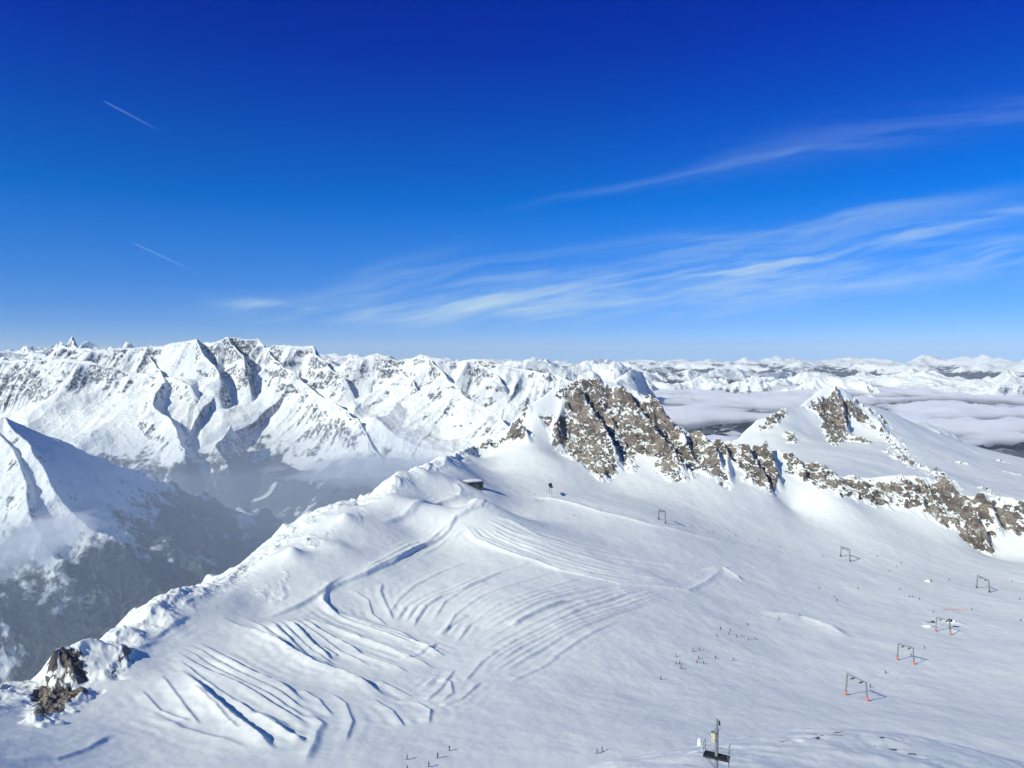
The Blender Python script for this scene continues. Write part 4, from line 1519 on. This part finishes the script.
# ------------------------------------------------------------------ skiers
def skin_body(pose):
    """one continuous figure grown from a jointed skeleton; pose changes knees, lean and arms"""
    lean, bend, arm = pose
    hip = Vector((0, 0, 0.90 - 0.14 * bend))
    chest = hip + Vector((0.30 * lean, 0, 0.46))
    neck = chest + Vector((0.08 * lean, 0, 0.14))
    head = neck + Vector((0.05 * lean + 0.02, 0, 0.17))
    V, E, Rr = [], [], []

    def add(p, r, par=None):
        V.append(tuple(p))
        Rr.append(r)
        if par is not None:
            E.append((par, len(V) - 1))
        return len(V) - 1
    i0 = add(hip, 0.155)
    i1 = add(hip.lerp(chest, 0.5), 0.145, i0)
    i2 = add(chest, 0.165, i1)
    i3 = add(neck, 0.065, i2)
    i4 = add(head, 0.115, i3)
    add(head + Vector((0.01, 0, 0.10)), 0.085, i4)
    for s in (-1, 1):
        h_ = add(hip + Vector((0, s * 0.10, -0.08)), 0.115, i0)
        k_n = add((0.10 + 0.20 * bend, s * 0.13, 0.50 - 0.06 * bend), 0.085, h_)
        an = add((-0.03, s * 0.14, 0.13), 0.070, k_n)
        he = add((0.01, s * 0.14, 0.06), 0.072, an)
        add((0.17, s * 0.14, 0.055), 0.052, he)
        sh = add(chest + Vector((0, s * 0.20, 0.03)), 0.080, i2)
        el = add(chest + Vector((0.10 * arm, s * (0.27 + 0.08 * arm), -0.24)), 0.058, sh)
        wr = add(chest + Vector((0.32 * arm + 0.03, s * (0.27 + 0.13 * arm), -0.40 + 0.18 * arm)), 0.045, el)
        add(chest + Vector((0.40 * arm + 0.04, s * (0.27 + 0.14 * arm), -0.48 + 0.20 * arm)), 0.050, wr)
    me = bpy.data.meshes.new('body')
    me.from_pydata(V, E, [])
    o = bpy.data.objects.new('body', me)
    COL.objects.link(o)
    o.modifiers.new('skin', 'SKIN').use_smooth_shade = True
    for k, d in enumerate(me.skin_vertices[0].data):
        d.radius = (Rr[k], Rr[k])
        d.use_root = (k == 0)
    sub = o.modifiers.new('sub', 'SUBSURF')
    sub.levels = sub.render_levels = 1
    dg = bpy.context.evaluated_depsgraph_get()
    out = bpy.data.meshes.new_from_object(o.evaluated_get(dg))
    bpy.data.objects.remove(o)
    for k in range(5):
        out.materials.append(None)
    hz = head.z
    for f in out.polygons:
        c = f.center
        arm_far = math.hypot(c.x - chest.x, c.y) > 0.30 and c.z > 0.55
        if c.z > hz + 0.03 or (c.z > hz - 0.10 and c.x < head.x - 0.02):
            f.material_index = 3            # helmet
        elif c.z > neck.z + 0.02:
            f.material_index = 2            # face
        elif c.z < 0.20:
            f.material_index = 4            # boots
        elif c.z < hip.z + 0.02 and not arm_far:
            f.material_index = 1            # trousers
        else:
            f.material_index = 0            # jacket
        f.use_smooth = True
    out.name = 'skier_body'
    return out


BODIES = {'stand': skin_body((0.15, 0.15, 0.45)), 'ski': skin_body((0.75, 0.9, 1.0)), 'tow': skin_body((-0.1, 0.25, 0.75))}
CL = {'black': (0.022, 0.022, 0.026), 'navy': (0.025, 0.035, 0.085), 'grey': (0.10, 0.11, 0.12), 'red': (0.42, 0.035, 0.04), 'green': (0.03, 0.075, 0.05), 'brown': (0.10, 0.06, 0.045), 'blue': (0.04, 0.10, 0.25)}
CLM = {k: flat_mat(k + "_cloth", v + (1,), 0.85, 0, 0.2, 9.0) for k, v in CL.items()}
M_SKIN = flat_mat("skin", (0.50, 0.32, 0.24, 1), 0.6, 0, 0.06)
M_BOOT = flat_mat("boot_plastic", (0.05, 0.05, 0.055, 1), 0.4)
bm = bmesh.new()
add_box(bm, (0.0, 0, 0.012), (1.45, 0.085, 0.018))
add_box(bm, (0.80, 0, 0.045), (0.20, 0.080, 0.016), Matrix.Rotation(R(-22), 3, 'Y'))
ski0 = mesh_obj('ski', bm, M_DARK)
bm = bmesh.new()
add_tube(bm, (0.02, 0, 0.0), (-0.45, 0, -0.72), 0.012, 0.010, 6)
add_tube(bm, (-0.40, 0, -0.64), (-0.405, 0, -0.648), 0.05, 0.05, 10)
pole0 = mesh_obj('ski_pole', bm, M_DARK)
SKI_ME, POLE_ME = ski0.data, pole0.data
bpy.data.objects.remove(ski0)
bpy.data.objects.remove(pole0)
HANDS = {'stand': (0.15 * 0.30 + 0.22, 0.333, 0.90 - 0.021 + 0.46 - 0.39), 'ski': (0.75 * 0.30 + 0.44, 0.41, 0.90 - 0.126 + 0.46 - 0.28), 'tow': (0.31, 0.375, 0.90 - 0.035 + 0.46 - 0.33)}


def person(px, py, coat, pose, face, label, group, trousers='black'):
    p, = stand([(px, py)])
    o = bpy.data.objects.new('person', BODIES[pose])
    COL.objects.link(o)
    for k, m in enumerate((CLM[coat], CLM[trousers], M_SKIN, M_DARK, M_BOOT)):
        o.material_slots[k].link = 'OBJECT'
        o.material_slots[k].material = m
    o.location = p
    o.rotation_euler = (0, 0, R(face))
    sc = 1.11 + 0.04 * math.sin(px * 7.1)
    o.scale = (sc, sc, sc)
    tag(o, label, 'person', group)
    n = Matrix.Rotation(-R(face), 3, 'Z') @ slope_normal(p)
    tilt = Vector((0, 0, 1)).rotation_difference(n)
    for s_ in (-1, 1):
        k = bpy.data.objects.new('ski', SKI_ME)
        COL.objects.link(k)
        k.parent = o
        k.rotation_mode = 'QUATERNION'
        k.rotation_quaternion = tilt
        k.location = (0.06, s_ * 0.14, 0.0)
        if pose != 'tow':
            k = bpy.data.objects.new('ski_pole', POLE_ME)
            COL.objects.link(k)
            k.parent = o
            hx_, hy_, hz_ = HANDS[pose]
            k.location = (hx_, s_ * hy_, hz_)
    return o


G1 = "people by the upper end of the far lift"
G2 = "skiers riding up the far lift track"
G3 = "skiers spread over the right of the snowfield"
G4 = "upper ski group at the middle of the snowfield"
G5 = "lower ski group at the middle of the snowfield"
G6 = "skiers at the bottom left of the snowfield"
G7 = "pair of skiers below the shoulder"
G8 = "skiers along the near lift"
PEOPLE = [
    (529, 491.5, 'black', 'stand', 10, "skier in black, farthest left of those at the hooded turning station", G1),
    (534.5, 494.5, 'black', 'ski', -30, "skier in black between the leftmost skier and the hooded turning station", G1),
    (536, 501, 'grey', 'stand', 70, "skier in grey, left one of three waiting below the hooded station", G1),
    (539.5, 501.5, 'black', 'stand', 20, "skier in black, middle one of three waiting below the hooded station", G1),
    (543, 501.5, 'brown', 'stand', 120, "skier in brown, right one of three waiting below the hooded station", G1),
    (573.5, 516, 'grey', 'ski', -50, "lone grey skier on the piste right below the hooded turning station", G1),
    (683.5, 526.5, 'black', 'tow', 165, "lift rider in black in the shadow of the left far pylon", G2),
    (691, 527.5, 'grey', 'tow', 165, "grey lift rider just right of the left far pylon's shadow", G2),
    (707.5, 533, 'brown', 'tow', 165, "lift rider in brown, left of a close pair on the far track", G2),
    (713, 532, 'black', 'stand', 165, "lift rider in black, right of a close pair on the far track", G2),
    (729, 537, 'grey', 'tow', 165, "grey lift rider in the second close pair on the far track", G2),
    (735.5, 536, 'navy', 'tow', 165, "navy lift rider in the second close pair on the far track", G2),
    (758.5, 541.5, 'black', 'tow', 165, "single lift rider in black midway along the far track", G2),
    (779, 547.5, 'grey', 'tow', 165, "grey lift rider, third left of the middle far pylon", G2),
    (800, 552, 'brown', 'tow', 165, "brown lift rider, second left of the middle far pylon", G2),
    (823, 556.5, 'black', 'tow', 165, "lift rider in black, next left of the middle far pylon", G2),
    (846, 560.5, 'grey', 'tow', 165, "grey lift rider passing between the legs of the middle far pylon", G2),
    (877, 556.5, 'grey', 'ski', -20, "grey skier above and right of the middle far pylon", G3),
    (889, 571.5, 'black', 'ski', -40, "skier in black below right of the middle far pylon's shadow", G3),
    (897, 567, 'brown', 'ski', -150, "brown skier in a far pair right of the middle far pylon", G3),
    (901, 563.5, 'grey', 'stand', 30, "grey skier, upper of a far pair right of the middle far pylon", G3),
    (819, 589, 'black', 'ski', -70, "lone skier in black on open snow below the middle far pylon", G3),
    (834, 597, 'grey', 'ski', -60, "grey skier, upper of two descending close together", G3),
    (836.5, 600.5, 'black', 'ski', -60, "skier in black, lower of two descending close together", G3),
    (858, 588.5, 'grey', 'ski', -120, "faint grey skier alone below right of the middle far pylon", G3),
    (900, 589.5, 'grey', 'ski', 180, "grey skier alone left of the marker pole", G3),
    (909, 597, 'black', 'ski', 0, "skier in black, left of a close pair above the drive station", G3),
    (912.5, 597.3, 'grey', 'ski', 0, "grey skier, right of a close pair above the drive station", G3),
    (919, 599.5, 'black', 'ski', -20, "skier in black just right of the close pair above the drive station", G3),
    (933, 612.5, 'grey', 'stand', -90, "grey skier standing behind the snowmobile", G3),
    (971.5, 609.8, 'navy', 'stand', 180, "navy skier at the right end of the orange net", G3),
    (1020.5, 621, 'navy', 'ski', -90, "navy skier at the right edge of the photo", G3),
    (1019.5, 599.5, 'brown', 'ski', -100, "brown skier at the right edge, higher than the navy one", G3),
    (1012, 582, 'red', 'ski', -140, "red skier right of the right far pylon", G3),
    (949, 580, 'brown', 'ski', 40, "brown skier between the red cushion and the right far pylon", G3),
    (720.5, 629.5, 'black', 'stand', -60, "skier in black, top left of the upper ski group", G4),
    (730, 631, 'grey', 'stand', -60, "grey skier, upper of two standing one above the other in the upper group", G4),
    (716.7, 636, 'red', 'stand', -40, "red jacketed skier, far left of the upper ski group", G4),
    (728.8, 634.8, 'black', 'stand', -60, "skier in black, lower of two standing one above the other in the upper group", G4),
    (736.5, 637.3, 'black', 'stand', 160, "skier in black, fourth from the right in the upper group's lower row", G4),
    (742.2, 636.8, 'navy', 'stand', 170, "navy skier, third from the right in the upper group's lower row", G4),
    (748.6, 640, 'grey', 'stand', 150, "grey skier, second from the right in the upper group's lower row", G4),
    (755.3, 639.7, 'black', 'stand', 170, "skier in black at the right end of the upper group's lower row", G4),
    (747.2, 625.5, 'black', 'ski', -80, "skier in black on his own just above the upper ski group", G4),
    (693, 651.5, 'grey', 'stand', -10, "grey skier, left of the top two in the lower ski group", G5),
    (699.5, 650.3, 'black', 'stand', -170, "skier in black, right of the top two in the lower ski group", G5),
    (676, 656.5, 'grey', 'stand', -20, "grey skier at the upper left of the lower ski group", G5),
    (698.5, 659, 'red', 'ski', -100, "red skier, upper of two reds in the centre of the lower group", G5),
    (697, 663, 'red', 'stand', -100, "red skier, lower of two reds in the centre of the lower group", G5),
    (703.8, 664, 'green', 'stand', 150, "green skier beside the two reds in the lower group", G5),
    (715.6, 658.8, 'black', 'stand', -120, "skier in black right of the reds in the lower group", G5),
    (732.7, 660.5, 'grey', 'ski', -40, "grey skier farthest right of the lower ski group", G5),
    (676, 663.8, 'green', 'stand', 0, "green skier, left of two close together at the lower group's left", G5),
    (679.2, 664.2, 'grey', 'ski', 20, "grey skier, right of two close together at the lower group's left", G5),
    (680.7, 668.7, 'green', 'ski', 0, "crouching green skier at the bottom of the lower group", G5),
    (660.3, 679.3, 'grey', 'ski', -30, "lone grey skier lower left of both ski groups", G5),
    (779, 619.5, 'black', 'ski', -150, "skier in black on the left end of the long snow swell", G3),
    (800, 616, 'grey', 'ski', -160, "grey skier just above the long snow swell", G3),
    (407, 759.5, 'grey', 'stand', 10, "grey skier farthest left at the bottom of the snowfield", G6),
    (437.5, 758.3, 'black', 'stand', 30, "skier in black, middle of the line at the bottom left", G6),
    (449.2, 750.6, 'brown', 'stand', -20, "skier in brown, uppermost and farthest right at the bottom left", G6),
    (428.6, 767, 'green', 'stand', 20, "green skier at the bottom edge, nearest the viewer", G6),
    (407, 771, 'black', 'stand', 0, "skier in black cut off by the photo's bottom edge", G6),
    (597, 753.5, 'grey', 'stand', 10, "grey skier, left of two just above the foreground shoulder", G7),
    (602.3, 751.2, 'black', 'stand', 170, "skier in black, right of two just above the foreground shoulder", G7),
    (870.3, 687.5, 'black', 'tow', 55, "lift rider in black just behind the nearest pylon's right leg", G8),
    (885.5, 673.5, 'grey', 'tow', 55, "grey lift rider between the two lower pylons of the near lift", G8),
    (911, 656.3, 'navy', 'tow', 55, "navy lift rider under the beam of the second near pylon", G8),
    (924.5, 648.5, 'grey', 'tow', 55, "grey lift rider between second near pylon and drive station", G8),
]
for a_ in PEOPLE:
    person(*a_)
